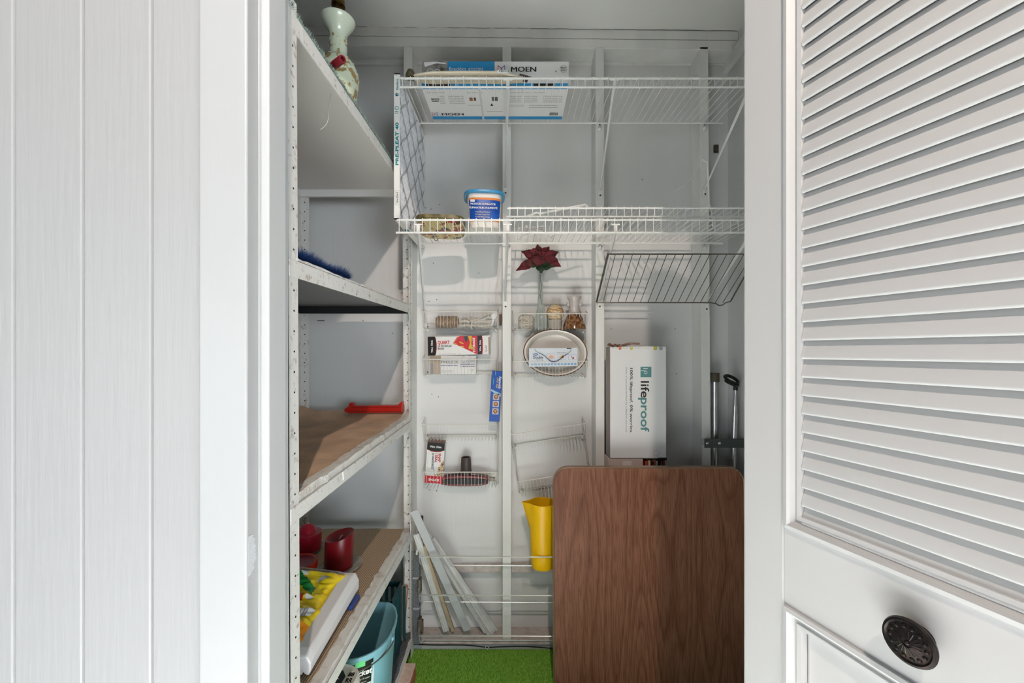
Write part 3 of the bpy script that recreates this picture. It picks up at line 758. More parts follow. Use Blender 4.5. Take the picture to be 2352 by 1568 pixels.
# ------------------------------------------------------------------ loose white rods / plate hanger / bent rack on the spare shelf
root = thing('support_rod', 'loose white shelf support rod lying at a slant on the spare wire shelf', 'rod', P(1270,488,1.40))
MB().tube([P(1206,500,1.385),P(1212,497,1.385),P(1233,488,1.39),P(1239,491,1.39),P(1344,470,1.42),P(1350,474,1.43)], [.0025,.0042,.0042,.0045,.0042,.003], 8).build('rod', WIREW, root, smooth=True)
MB().tube([P(1349,473,1.43),P(1325,492,1.50)], .0018, 5).build('hook', WIREG, root)
root = thing('bent_wire_bracket', 'tall bent white wire bracket standing on the wire shelf near the right wall', 'bracket', P(1600,500,1.44))
MB().tube([P(1638,520,1.40),P(1634,482,1.40),P(1629,470,1.42),P(1625,372,1.42),P(1618,370,1.43),P(1614,364,1.45)], .0032, 7).build('thick_arm', WIREW, root, smooth=True)
MB().tube([P(1616,366,1.45),P(1578,424,1.55),P(1546,440,1.60),P(1543,455,1.62),P(1548,500,1.64)], .0018, 6).build('thin_arm', WIREG, root)
root = thing('plate_hanger', 'small tangled white spring-wire plate hanger lying on the lower wire shelf', 'hanger', P(1225,545,1.50))
m = MB()
q = 1.50
m.tube([P(1190,524,q),P(1260,518,q)], .0012, 5)
m.tube(bez([P(1192,512,q),P(1188,545,q-.02),P(1192,550,q-.03),P(1206,538,q-.02),P(1230,536,q),P(1258,541,q-.02),P(1266,546,q-.03),P(1270,540,q-.02)],5), .0014, 5)
m.tube(bez([P(1178,552,q),P(1184,554,q),P(1198,550,q),P(1228,543,q),P(1250,545,q),P(1258,555,q),P(1254,558,q)],5), .0012, 5)
m.tube([P(1205,558,q),P(1212,546,q),P(1232,540,q),P(1232,560,q)], .0011, 5)
m.build('hanger_wire', WIREG, root)
m = MB(); m.tube(bez([P(1206,532,q+.03),P(1215,526,q+.03),P(1232,524,q+.03),P(1246,527,q+.03),P(1250,534,q+.03)],5), .0022, 6)
for px in (1209, 1246): m.obox(P(px,520,q+.02), (.007,.006,.007))
m.build('spring', mat('grey_spring',(120,118,118),.4,.6), root)

# ------------------------------------------------------------------ wall-mounted wire door racks (two tiers each)
YW = YB-.012
def make_rack(label):
    root = thing('wire_rack', label, 'wire rack', (0,0,0), 0, 'small two-tier wire racks screwed between the studs')
    hw = .158
    fr = MB()
    for s_ in (-1, 1):
        fr.rod((s_*hw,0,.165), (s_*hw,0,-.112), .0017, 6); fr.rod((s_*(hw-.006),0,.165), (s_*(hw-.006),0,-.112), .0011, 5)
    fr.build('side_frame', WIREG, root)
    for zr, zf in ((.156,.090), (-.040,-.104)):
        m = MB()
        m.tube([(-hw,0,zr+.018),(-hw+.001,-.008,zr+.018),(-hw+.004,-.075,zr),(hw-.004,-.075,zr),(hw-.012+.011,-.008,zr+.018),(hw,0,zr+.018)], .0020, 6)
        rim = m.build('basket_rim', WIREG, root)
        m = MB(); m.rod((-hw,0,zf),(hw,0,zf),.0017,6); m.rod((-hw+.01,0,zf+.006),(hw-.01,0,zf+.006),.0012,5); m.build('back_rail', WIREG, root)
        m = MB(); n = 22
        for i in range(n):
            x = -hw+.010+(2*hw-.020)*i/(n-1)
            m.tube([(x,-.0765,zr+.001),(x,-.0745,zf+.002),(x,-.070,zf-.001),(x,-.001,zf+.001)], .0008, 5)
        for s_ in (-1,1):
            m.tube([(s_*(hw-.003),-.074,zr),(s_*(hw-.003),-.030,zf),(s_*hw,0,zf)], .0012, 5)
        m.build('basket_wires', WIREG, root, kind='stuff')
        for s_ in (-1, 1):
            cl = MB().lathe([(.006,-.003),(.0065,.004),(.003,.009)], (s_*(hw-.012),-.002,zf-.006), 10, Rx(PI/2)).build('mounting_clip', WIREW, root, smooth=True)
            MB().lathe([(.0030,0),(.0024,.003)], (s_*(hw-.013),-.003,zf+.008), 8, Rx(PI/2)).build('screw', SCREWM, cl)
    return root
rk = make_rack('white two-tier wire rack holding the glass vase above and the oval dish below')
def place(o, px, py, ry=0, z=None, lab=None):
    p = P(px, py, YW); o.location = p; o.rotation_euler = (0, ry, 0)
    WM[o.name] = Matrix.Translation(p)
    if lab: o['label'] = lab
r2 = copy_tree(rk); r3_ = copy_tree(rk); r4 = copy_tree(rk)
place(rk, 1261, 0); rk.location = (.155, YW, Z(-.002))
r2.location = (-.220, YW, Z(.006)); r2['label'] = 'white two-tier wire rack holding the rope above and the storage bag boxes below'
r3_.location = (-.220, YW, Z(-.458)); r3_['label'] = 'white two-tier wire rack holding the snack bag box and the vacuum tool'
r4.location = (.168, YW, Z(-.475)); r4.rotation_euler = (0, -.150, 0); r4['label'] = 'empty white two-tier wire rack hanging crooked above the yellow pitcher'

# ------------------------------------------------------------------ left top basket: twine, rope
def f_(px): return P(px, 0, 1.73).x
zf = Z(.006+.090)+.003
tw = thing('twine_roll', 'roll of brown twine lying in the top left wire rack', 'twine', P(1027,748,1.728))
c0, c1 = P(1002,737,1.728), P(1053,737,1.728)
R_ = .0235; c0.z = c1.z = zf+R_
TW = mat('twine', (124,98,74), .9, col2=(176,156,134), scale=60, lo=.35, hi=.6, bump=1, bscale=200, stretch=(6,1,1))
MB().lathe([(.001,0),(.019,.0),(R_,.006),(R_*1.0,(c1-c0).length-.006),(.019,(c1-c0).length),(.001,(c1-c0).length)], c0, 24, Ry(PI/2)).build('twine_body', TW, tw, smooth=True)
m = MB(); r = random.Random(3)
for i in range(26):
    x0 = c0.x+.004+i*.0033; ph = r.uniform(-.5,.5); pts = [(x0+.004*math.sin(t+ph), c0.y+(R_+.0004)*math.cos(t), c0.z+(R_+.0004)*math.sin(t)) for t in [2*PI*j/16 for j in range(16)]]
    m.tube(pts, .0010, 4, closed=True)
m.build('strands', TW, tw, kind='stuff')
rp_ = thing('rope_hank', 'hank of white cotton rope tied in the middle in the top left wire rack', 'rope', P(1098,748,1.728))
ROPE = mat('cotton_rope', (206,200,188), .9, bump=1.0, bscale=260, stretch=(1,1,3))
yq = 1.722
def rope(pts, nm, r_=.0048): return MB().tube(bez(pts, 5), r_, 8).build(nm, ROPE, rp_, smooth=True)
def Q(px, py, dy=0): return P(px, py, yq+dy)
rope([Q(1056,744,.01),Q(1066,737),Q(1083,738),Q(1104,729),Q(1120,720,.01),Q(1134,726,.012),Q(1132,742),Q(1112,747),Q(1092,744),Q(1070,746,.012),Q(1058,741,.016)], 'coil')
rope([Q(1056,733,.02),Q(1072,731,.016),Q(1082,742),Q(1096,738,-.004),Q(1112,738,-.006),Q(1126,737,-.002),Q(1136,731,.012),Q(1124,723,.02),Q(1106,730,.02),Q(1085,733,.018),Q(1066,738,.018)], 'coil')
rope([Q(1054,747,.0),Q(1070,747,-.008),Q(1084,747,-.01),Q(1100,748,-.008),Q(1118,748,-.006),Q(1130,745,.0)], 'coil')
rope([Q(1080,727,.004),Q(1086,733,-.012),Q(1084,741,-.014),Q(1082,749,-.010),Q(1084,754,.004)], 'knot', .0042)
rope([Q(1078,733,-.008),Q(1083,737,-.016),Q(1090,734,-.010),Q(1088,728,.0)], 'knot', .0042)
root = thing('plastic_bracket', 'small white plastic bracket beside the rope in the top left wire rack', 'bracket', P(1134,745,1.728))
m = MB(); m.slab([P(1127,724,1.70),P(1134,718,1.70),P(1142,722,1.70),P(1140,730,1.70),P(1131,735,1.70)], (0,.03,0)); m.slab([P(1131,734,1.70),P(1137,733,1.70),P(1131,748,1.70),P(1127,748,1.70)], (0,.024,0))
m.build('bracket_body', WHITEP, root, bevel=.0015)
t_ = MB(); t_.box(P(1145,0,YW).x+.004, P(1150,0,YW).x+.004, 1.745, YB-.001, P(0,747,YW).z, P(0,722,YW).z)
tag(t_.build('hinge_stub', mat('brown_metal',(96,76,66),.6,.3,bump=.5), bevel=.001), 'short brown metal strip fixed beside the rope on the second stud', 'strip')

# ------------------------------------------------------------------ bag boxes
YQ = 1.705
def PB(px, py): return P(px, py, YQ)
zq = Z(.006-.104)+.0025
root, F = carton('freezer_bag_box', 'white freezer bag box standing under the red storage bag box', 'box', V((PB(985,0).x, YQ, zq)), (1,0,0), (0,0,1), .196, .0765, .045, CARD)
F.rect(.003,.0,.050,.0765, flat((176,160,144))); F.rect(.003,.0,.020,.046, flat((150,146,146)),2)
F.text('FREEZER', .049, .044, .0165, flat((96,90,98)), width=.074)
F.scribble(.051,.030,.122,.042,flat((110,110,160)),1); F.scribble(.051,.006,.100,.018,flat((170,170,176)),2)
for i in range(6): F.scribble(.132+i*.0105,.044,.140+i*.0105,.066-.003*(5-i),flat((80,78,130)),4,2); F.scribble(.131+i*.0105,.028,.1405+i*.0105,.045,flat((80,80,130)),2,3)
F.ring(.156,.060,.018,.0195,flat((176,176,190))); F.text('20', .172,.012,.012,GRYP); F.flush()
zq2 = zq+.0768
a_ = math.radians(1.2); O = V((PB(983,0).x, YQ-.001, zq2))
root, F = carton('storage_bag_box', 'white and red storage bag box with black ends on top of the freezer bag box', 'box', O, (math.cos(a_),0,math.sin(a_)), (-math.sin(a_),0,math.cos(a_)), .259, .078, .040, CARD)
F.rect(.0005,.0,.030,.078, BLK); F.poly([(.030,.0),(.034,.006),(.0375,.03),(.0375,.05),(.034,.072),(.030,.078),(.029,.078),(.029,0)], flat((178,34,44)))
F.poly([(.030,.0),(.0325,.006),(.0345,.03),(.0345,.05),(.0325,.072),(.030,.078),(.024,.078),(.024,0)], BLK, 2)
RD = flat((206,48,60))
F.poly([(.205,.0005),(.205,.078),(.132,.078),(.106,.050),(.120,.042),(.135,.035)], RD)
F.poly([(.106,.050),(.120,.060),(.132,.076),(.122,.074)], flat((206,96,80)),2)
F.poly([(.150,.0775),(.158,.050),(.166,.060),(.166,.0775)], flat((46,84,84)),2); F.poly([(.168,.0775),(.184,.0775),(.181,.045),(.190,.020),(.168,.026),(.176,.050)], flat((206,178,60)),2)
F.poly([(.130,.052),(.146,.044),(.150,.047),(.133,.057)], flat((214,170,80)),3); F.poly([(.104,.048),(.118,.041),(.124,.045),(.112,.051)], flat((210,150,70)),3); F.poly([(.134,.036),(.150,.030),(.152,.033),(.140,.038)], flat((226,186,96)),3)
F.poly([(.135,.070),(.145,.072),(.148,.060),(.138,.058)], flat((190,70,110)),3)
F.rect(.2055,.0005,.226,.078, flat((44,44,54))); F.poly([(.226,.0005),(.2285,.02),(.2285,.055),(.226,.078),(.224,.078),(.224,.0005)], flat((178,34,44)),2)
F.rect(.2515,.0005,.2585,.072, flat((150,136,120)))
F.text('QUART', .041, .046, .0195, flat((190,30,40)), width=.050, bold=.03)
F.text('20 STORAGE', .041, .034, .0110, flat((44,44,54)), width=.058, bold=.02); F.text('BAGS', .041, .024, .0110, flat((44,44,54)), width=.026, bold=.02)
F.text('STORAGE', .196, .010, .0135, WHT, rot=PI/2, width=.060, bold=.03)
F.text('Winn  Dixie', .021, .012, .0105, WHT, rot=PI/2, width=.052, bold=.03); F.text('Winn  Dixie', .220, .014, .0085, WHT, rot=PI/2, width=.046, bold=.03)
F.text('QUART', .245, .010, .0095, flat((90,50,56)), rot=PI/2, width=.028)
F.text('7 IN x 8 IN (17.8 CM x 20.3 CM)', .042, .003, .0052, flat((130,110,116)), width=.074); F.ring(.130,.005,.002,.0027,GRYP)
F.flush()
# tall blue box
BB = mat('blue_carton', (34,84,170), .4)
tp = P(1141, 852, 1.70); bt = P(1134.5, 968, 1.70); U = (tp-bt).normalized(); R = V((U.z,0,-U.x)); hgt = (tp-bt).length
O = bt-R*.0205
root, F = carton('oven_bag_box', 'tall narrow blue oven bag box wedged upright beside the second stud', 'box', O, R, U, .043, hgt, .030, BB)
F.text('Reynolds', .0315, hgt-.021, .0150, WHT, rot=-PI/2, width=.050, bold=.02, shear=.2); F.text('Oven Bags', .0225, hgt-.026, .0095, flat((214,190,110)), rot=-PI/2, width=.044, bold=.01)
F.rect(.008,hgt-.056,.011,hgt-.030, flat((60,170,170)))
F.poly([(.001,hgt-.075),(.042,hgt-.092),(.042,hgt-.105),(.001,hgt-.083)], flat((160,196,220)))
for i in range(3):
    v0 = .030+.030*i; F.rect(.011,v0,.037,v0+.026, flat((176,182,196))); F.disc(.024,v0+.013,.011,flat((150,90,70)),2); F.ring(.024,v0+.013,.010,.0115,WHT,3); F.disc(.024,v0+.014,.005,flat((200,160,110)),3)
F.flush()
F = Frame(O+U*hgt-F.n*.0, R, -F.n, root); F.rect(.006,.004,.040,.026,flat((222,214,200))); F.flush()
# snack box
a_ = math.radians(-4.2)
O = P(975,1108,1.712); U = V((-math.sin(a_),0,math.cos(a_))); R = V((math.cos(a_),0,math.sin(a_)))
hgt = .168; root, F = carton('snack_bag_box', 'white and red snack bag box with black top standing in the lower left wire rack', 'box', O, R, U, .0735, hgt, .036, CARD)
F.rect(.0005,hgt-.029,.073,hgt, BLK); F.poly([(.0005,hgt-.029),(.018,hgt-.0335),(.036,hgt-.035),(.055,hgt-.0335),(.073,hgt-.029)], BLK,2)
F.poly([(.0005,hgt-.029),(.018,hgt-.036),(.036,hgt-.038),(.055,hgt-.036),(.073,hgt-.029)], flat((178,34,44)))
F.text('Winn  Dixie', .012, hgt-.020, .012, WHT, width=.048, bold=.03)
F.text('SNAP', .050, hgt-.042, .0150, flat((190,30,40)), rot=-PI/2, width=.036, bold=.03)
F.text('&', .0375, hgt-.041, .0110, GRYP, rot=-PI/2, width=.006); F.text('SEAL', .0365, hgt-.049, .0150, flat((190,30,40)), rot=-PI/2, width=.032, bold=.03)
F.text('50 SNACK BAGS', .0240, hgt-.042, .0100, flat((60,56,60)), rot=-PI/2, width=.066, bold=.02)
F.scribble(.006,.064,.008,.125,flat((170,170,200)),6)
F.rect(.0005,.0005,.073,.031, flat((190,28,38))); F.text('SNACK', .016, .010, .0135, WHT, width=.046, bold=.03)
r = random.Random(9); NUT = [flat(c_) for c_ in ((196,132,60),(226,190,110),(110,50,34),(160,60,44),(238,206,120))]
for i in range(70):
    v_ = r.uniform(.032,.096); u_ = r.uniform(.072-(.098-v_)*.52, .0715); F.disc(u_, v_, r.uniform(.0016,.0030), r.choice(NUT), 2+i%5, 6, part='picture')
a__ = [(.036-.010*math.sin(t*1.5), .036+.070*t) for t in [i/8 for i in range(9)]]
for (u0_,v0_),(u1_,v1_) in zip(a__, a__[1:]): F.poly([(u0_+.0,v0_),(u0_+.003,v0_),(u1_+.003+.002,v1_),(u1_+.002,v1_)], flat((150,170,200)))
F.flush()
F = Frame(O+U*(hgt+.0005), R, -F.n, root); F.rect(.001,.001,.072,.034,flat((120,100,92)))
F.flush()
MB().slab([O+U*hgt+R*.002, O+U*hgt+R*.0715, O+U*(hgt+.011)+R*.073+V((0,.02,0)), O+U*(hgt+.011)+R*.004+V((0,.02,0))], (0,.0012,0)).build('open_flap', mat('kraft_inside',(128,108,98),.8), root)

# vacuum tool
root = thing('vacuum_head', 'dark red and black vacuum cleaner head standing in the lower left wire rack', 'vacuum tool', P(1068,1116,1.735))
VR = mat('dark_red_plastic', (112,26,32), .35); VB = mat('dark_plastic', (30,27,30), .55); VG = mat('brown_grey_plastic', (72,62,60), .45); VT = mat('clear_grey_plastic', (140,130,120), .3)
def loz(px0, px1, pyc, hh, y0, y1, nm, m_, tl=.25):
    xa, xb = P(px0,0,1.715).x, P(px1,0,1.715).x; zc = P(0,pyc,1.715).z; n = 14; pts = []
    for s_ in (1,-1):
        for i in range(n+1):
            t = i/n if s_ > 0 else 1-i/n
            e_ = 1-abs(2*t-1)**2.6; pts.append((xa+(xb-xa)*t, y0, zc+s_*hh*(.62+.38*e_)))
    return MB().slab(pts, (0,y1-y0,0)).build(nm, m_, root, bevel=.003, seg=2)
loz(1011, 1121, 1104, .0225, 1.712, 1.752, 'bumper', VR)
loz(1017, 1119, 1104.5, .0125, 1.7085, 1.7125, 'brush_slot', VB)
loz(1014, 1121, 1104, .0235, 1.722, 1.742, 'bumper_groove', VB)
c = P(1070.5,1092,1.738); MB().lathe([(.0235,0),(.0235,.026),(.0225,.030),(.0220,.052),(.0205,.076),(.0195,.080),(.0165,.080),(.0165,.07)], c-V((0,0,.002)), 28).build('neck', VG, root, smooth=True)
m = MB(); m.hexa([P(1082,1098,1.722),P(1082,1098,1.748),P(1126,1105,1.748),P(1126,1105,1.722),P(1082,1087,1.722),P(1082,1087,1.748),P(1120,1092,1.748),P(1120,1092,1.722)]); m.build('swivel_cover', VT, root, bevel=.003)
MB().rod(P(1119,1098,1.735), P(1137,1100,1.735), .009, 12).build('end_hub', VT, root, smooth=True)
m = MB(); m.obox(P(1056,1089,1.735), (.006,.014,.010)); m.build('latch', VB, root, bevel=.001)

# ------------------------------------------------------------------ right top basket: ball, bud vase with flower, gold ball, jar
zf = Z(-.002+.090)+.0025
GL = glass('clear_glass', (240,243,241), .09); GLS = glass('speckled_glass', (238,234,226), .30, .15)
xs = P(1208,0,1.725).x
root = thing('glass_ball', 'silver-white streaked glass ball at the left end of the top right wire rack', 'ornament', (xs,1.727,zf))
MB().lathe([(.0005,0)]+[(.0345*math.sin(t),.0345-.0345*math.cos(t)) for t in [PI*i/14 for i in range(1,14)]]+[(.0005,.069)], (xs,1.727,zf), 24).build('ball', GLS, root, smooth=True)
def streaks(c, r_, m_, seed, n=26):
    mb = MB(); rr = random.Random(seed)
    for i in range(n):
        ax = V((rr.gauss(0,.4),rr.gauss(0,.4),1)).normalized(); q_ = ax.orthogonal().normalized(); w_ = ax.cross(q_); h = rr.uniform(-.85,.85); rad = math.sqrt(1-h*h); t0 = rr.uniform(0,6.28); L_ = rr.uniform(1.2,3)
        mb.tube([c+(ax*h+(q_*math.cos(t)+w_*math.sin(t))*rad)*(r_+.0003) for t in [t0+L_*j/9 for j in range(10)]], .0007, 4)
    mb.build('streaks', m_, root, kind='stuff')
GOLD = mat('gold_thread', (178,136,82), .4, .3); SILV = mat('silver_thread', (222,216,204), .4, .1)
streaks(V((xs,1.727,zf+.0345)), .0345, SILV, 1, 34); streaks(V((xs,1.727,zf+.0345)), .0345, mat('tan_thread',(150,130,104),.5), 2, 18)
xg = P(1275,0,1.73).x
root = thing('candle_cup', 'short clear glass cup under the gold streaked glass ball', 'cup', (xg,1.73,zf))
MB().lathe([(.022,0),(.026,.004),(.027,.030),(.030,.040),(.0285,.040),(.0255,.030),(.024,.006),(.001,.005)], (xg,1.73,zf), 24).build('cup', GLS, root, smooth=True)
root = thing('glass_ball', 'gold streaked glass ball standing on the clear cup in the top right wire rack', 'ornament', (xg,1.73,zf+.030))
MB().lathe([(.0005,0)]+[(.036*math.sin(t),.036-.036*math.cos(t)) for t in [PI*i/14 for i in range(1,14)]]+[(.0005,.072)], (xg,1.73,zf+.0335), 24).build('ball', mat('amber_glass',(226,206,170),.15), root, smooth=True)
streaks(V((xg,1.73,zf+.0695)), .036, GOLD, 3, 40)
xv = P(1242,0,1.722).x; cv = V((xv,1.722,zf))
root = thing('bud_vase', 'tall slim clear glass bud vase in the top right wire rack', 'vase', cv)
MB().lathe([(.001,0),(.022,.001),(.026,.010),(.029,.026),(.027,.046),(.019,.075),(.0125,.105),(.0095,.150),(.0095,.205),(.0115,.234),(.0105,.234),(.0080,.205),(.0080,.150),(.0108,.105),(.0175,.075),(.0255,.046),(.0272,.026),(.023,.008),(.001,.007)], cv, 28).build('vase_glass', GL, root, smooth=True)
# poinsettia
root = thing('poinsettia', 'dark red artificial poinsettia with green leaves standing in the bud vase', 'flower', cv+V((0,0,.08)))
RDL = mat('red_velvet', (104,10,26), .65, col2=(70,6,18), scale=60, sheen=.15); GRL = mat('green_velvet', (40,62,36), .7, col2=(26,44,24), scale=40, sheen=.1)
fc = P(1238,596,1.715)
def leaf(base, tip, w_, m_, nm, cup=.010, up=(0,-1,0), z_droop=0):
    base, tip = V(base), V(tip); d_ = tip-base; L_ = d_.length; d_.normalize(); s_ = d_.cross(V(up)).normalized(); n_ = s_.cross(d_)
    prof = [(0,.06),(.12,.35),(.25,.72),(.38,1.0),(.52,.98),(.66,.76),(.80,.46),(.92,.18),(1,.02)]
    rows = []
    for t, k_ in prof:
        c_ = base+d_*L_*t+n_*cup*math.sin(PI*t)+V((0,0,-z_droop*t*t)); ed = w_*k_*(1+.10*math.sin(t*30))
        rows.append([c_-s_*ed-n_*cup*.5*k_, c_-s_*ed*.5+n_*.0008, c_+n_*.0-n_*cup*.12, c_+s_*ed*.5+n_*.0008, c_+s_*ed-n_*cup*.5*k_])
    mb = MB(); mb.add([p for r_ in rows for p in r_], [(i*5+j,i*5+j+1,(i+1)*5+j+1,(i+1)*5+j) for i in range(8) for j in range(4)])
    mb.add([p-n_*.0008 for r_ in rows for p in r_], [(i*5+j,(i+1)*5+j,(i+1)*5+j+1,i*5+j+1) for i in range(8) for j in range(4)])
    return mb.build(nm, m_, root, smooth=True)
def FP(px, py, y=1.71): return P(px, py, y)
for (bx,by,tx,ty,w_,y0_,y1_) in ((1240,590,1234,560,.013,1.715,1.73),(1240,592,1197,577,.0165,1.712,1.72),(1236,594,1184,622,.0155,1.71,1.69),(1240,586,1231,612,.0225,1.698,1.688),
        (1243,590,1262,566,.015,1.72,1.735),(1246,592,1284,578,.015,1.712,1.72),(1248,592,1289,612,.019,1.706,1.69),(1236,580,1215,577,.012,1.705,1.70)):
    leaf(FP(bx,by,y0_), FP(tx,ty,y1_), w_*1.3, RDL, 'bract', .008)
for (bx,by,tx,ty,w_,y0_,y1_) in ((1240,603,1207,610,.014,1.715,1.705),(1241,608,1272,612,.018,1.712,1.700),(1240,602,1244,628,.018,1.708,1.700),(1246,604,1262,600,.012,1.715,1.72)):
    leaf(FP(bx,by,y0_), FP(tx,ty,y1_-.012), w_*1.15, GRL, 'leaf', .006)
m = MB(); m.tube(bez([FP(1240,600,1.717),cv+V((-.001,0,.215)),cv+V((.002,0,.19)),cv+V((.004,0,.165)),cv+V((-.002,.002,.15)),cv+V((.0,0,.130)),cv+V((.006,0,.105))],5), .0013, 6)
m.tube(bez([FP(1241,606,1.717),cv+V((-.005,0,.205)),cv+V((-.004,0,.170)),cv+V((.002,0,.155))],5), .0010, 6)
m.build('stem', mat('dark_stem',(58,54,44),.7), root)
m = MB()
m.tube(bez([FP(1215,579,1.712),FP(1210,572,1.712),FP(1207,570,1.712)],3), .0005, 4); m.tube(bez([FP(1268,577,1.712),FP(1276,579,1.71),FP(1286,580,1.71)],3), .0005, 4); m.tube(bez([FP(1265,613,1.705),FP(1273,611,1.70),FP(1282,612,1.70)],3), .0006, 4)
m.build('leaf_wires', mat('dark_stem',(58,54,44),.7), root)
# ceramic jar with potpourri
xj = P(1319,0,1.722).x; cj = V((xj,1.722,zf))
root = thing('potpourri_jar', 'grey ceramic oil burner top over a flared glass jar of brown potpourri', 'jar', cj)
CER = mat('grey_glaze', (186,180,176), .2)
MB().lathe([(.026,.062),(.027,.064),(.022,.080),(.0200,.095),(.0205,.118),(.027,.128),(.030,.134),(.0290,.137),(.025,.133),(.018,.120),(.0175,.098),(.020,.080),(.024,.064)], cj, 30, cap0=False, cap1=False).build('ceramic_top', CER, root, smooth=True)
for s_ in (-1, 1): MB().lathe([(.0005,-.010),(.007,-.006),(.009,0),(.007,.006),(.0005,.010)], cj+V((s_*.0255,0,.105)), 12, None, .9, 1).build('lug', CER, root, smooth=True)
MB().lathe([(.040,.001),(.049,.001),(.047,.012),(.037,.045),(.027,.062),(.0255,.064),(.001,.064)], cj, 30).build('jar_glass', mat('brown_potpourri_glass',(84,52,34),.15,col2=(160,112,68),scale=90,lo=.4,hi=.62,coat=.6), root, smooth=True)
MB().lathe([(.0275,.060),(.0285,.063),(.0275,.066)], cj, 24, cap0=False, cap1=False).build('collar', mat('tan_band',(140,118,92),.5), root, smooth=True)

# ------------------------------------------------------------------ oval enamel dish
root = thing('oval_dish', 'white enamel oval dish with brown rim standing upright in the right wire rack', 'dish', P(1274,866,1.74))
cd = P(1274.5,810,1.728); ENA = mat('white_enamel', (220,214,206), .25); ENR = mat('brown_enamel_rim', (92,60,40), .35)
RD_ = Rx(PI/2)@Rz(-.04); RD_ = Rx(-.06)@RD_
sx_, sy_ = 1.365, 1.0
MB().lathe([(.0001,-.022),(.068,-.022),(.078,-.017),(.0895,.016),(.0955,.0185),(.0965,.0170),(.0935,.0150),(.082,-.019),(.070,-.0250),(.0001,-.0250)], cd, 48, RD_, sx_, sy_, cap0=False, cap1=False).build('dish_body', ENA, root, smooth=True)
MB().tube([cd+RD_@V((.0965*sx_*math.cos(t), .0965*sy_*math.sin(t), .0180)) for t in [2*PI*i/64 for i in range(64)]], .0021, 6, closed=True).build('rim', ENR, root, smooth=True)
MB().tube([cd+RD_@V((.0855*sx_*math.cos(t), .0855*sy_*math.sin(t), .0045)) for t in [PI+.25+2.3*i/30 for i in range(31)]], .0008, 5).build('inner_line', ENR, root)
# sponge-bag box in the dish
LB = mat('pale_blue_carton', (214,222,230), .5)
O = P(1215,842,1.692)
root, F = carton('double_bag_box', 'white and pale blue plastic bag box propped in the oval dish', 'box', O, (1,0,.012), (0,0,1), .2005, .0765, .018, LB)
F.disc(.027,.052,.0001,GRYP)
n = 20; F.poly([(.027+.0095*math.cos(2*PI*i/n), .050+.0062*math.sin(2*PI*i/n)) for i in range(n)], flat((70,84,150))); F.poly([(.027+.0072*math.cos(2*PI*i/n), .050+.0045*math.sin(2*PI*i/n)) for i in range(n)], flat((170,184,214)),2)
F.text('Double', .0165, .0335, .0130, flat((60,58,84)), width=.041, bold=.02); F.text('Plastic Bags', .0285, .026, .0060, flat((90,80,120)), width=.030)
F.ring(.028,.036,.0185,.0190,flat((160,164,180)))
for u0_, v0_ in ((.073,.032),(.118,.029),(.162,.027)):
    F.rect(u0_,v0_,u0_+.033,v0_+.0205,flat((120,134,156))); F.rect(u0_+.0007,v0_+.0007,u0_+.0323,v0_+.0198,flat((222,222,232)),2)
F.poly([(.078,.038),(.088,.048),(.098,.046),(.103,.036),(.092,.034)],flat((222,170,140)),3); F.poly([(.122,.038),(.132,.046),(.140,.036),(.130,.032)],flat((206,190,130)),3); F.poly([(.132,.034),(.142,.034),(.142,.046),(.136,.044)],flat((146,84,74)),3)
F.rect(.178,.030,.185,.038,flat((150,80,90)),3); F.rect(.173,.034,.175,.044,flat((70,70,90)),3)
F.text('Sandwich and Storage', .115,.0545,.006,flat((80,110,120)),width=.036)
for i in range(14): F.rect(.008+.0137*i,.006,.018+.0137*i,.013,flat((156-4*i,180-2*i,206)))
F.rect(.155,.0715,.175,.0745,BLK); F.flush()
# beaded cord hanging over the box
root = thing('bead_necklace', 'dark blue beaded cord hanging over the pale blue bag box', 'necklace', P(1270,829,1.688))
pth = bez([P(1228,801,1.6885),P(1232,807,1.687),P(1249,816,1.687),P(1262,827,1.687),P(1271,830.5,1.687),P(1281,828,1.687),P(1295,818,1.687),P(1308,809,1.687),P(1312,802,1.6885)], 6)
MB().tube(pth, .0007, 5).build('cord', mat('cord_blue_grey',(70,90,120),.6), root)
BD = mat('dark_bead',(22,24,38),.3); BD2 = mat('blue_bead',(66,74,128),.3)
for i in range(9, 41, 1):
    p_ = pth[i]; s_ = MB().lathe([(.0003,-.0017),(.0016,-.001),(.0020,0),(.0016,.001),(.0003,.0017)], p_+V((0,-.0006,0)), 7)
    s_.build('bead', BD2 if 18 < i < 31 else BD, root)

# ------------------------------------------------------------------ vertical chrome rack at the bottom
root = thing('chrome_rack', 'chrome three-tier rail rack low on the back wall behind the trim strips', 'rack', (-.05,1.64,Z(-1.17)))
for zc in (-.7925,-.9415,-1.098):
    m = MB(); pF = V((-.362,1.588,Z(zc))); pB = V((-.366,1.680,Z(zc-.081)))
    m.tube([pF+V((-.008,.03,.012)), pF, V((.235,1.588,Z(zc-.003)))], .0026, 7); m.build('front_rail', CHROME, root, smooth=True)
    MB().rod(pB, V((.235,1.680,Z(zc-.084))), .0024, 7).build('back_rail', CHROME, root, smooth=True)
    MB().tube([pF, pF+V((.001,.01,-.03)), pB+V((0,-.015,.004)), pB], .0022, 6).build('end_loop', CHROME, root, smooth=True)
    m = MB(); m.box(-.372,-.362,1.612,1.640,Z(zc-.012),Z(zc+.045)); m.build('hanger', mat('dull_brass',(134,120,104),.4,.8), root, bevel=.002)
m = MB(); m.box(-.395,-.372,1.632,1.660,Z(-1.165),Z(-.80)); up_r = m.build('upright', GREYC, root, bevel=.002)
MB().rod((-.378,1.62,Z(-.80)),(-.374,1.62,Z(-.70)),.006,10).build('top_tube', CHROME, root, smooth=True)
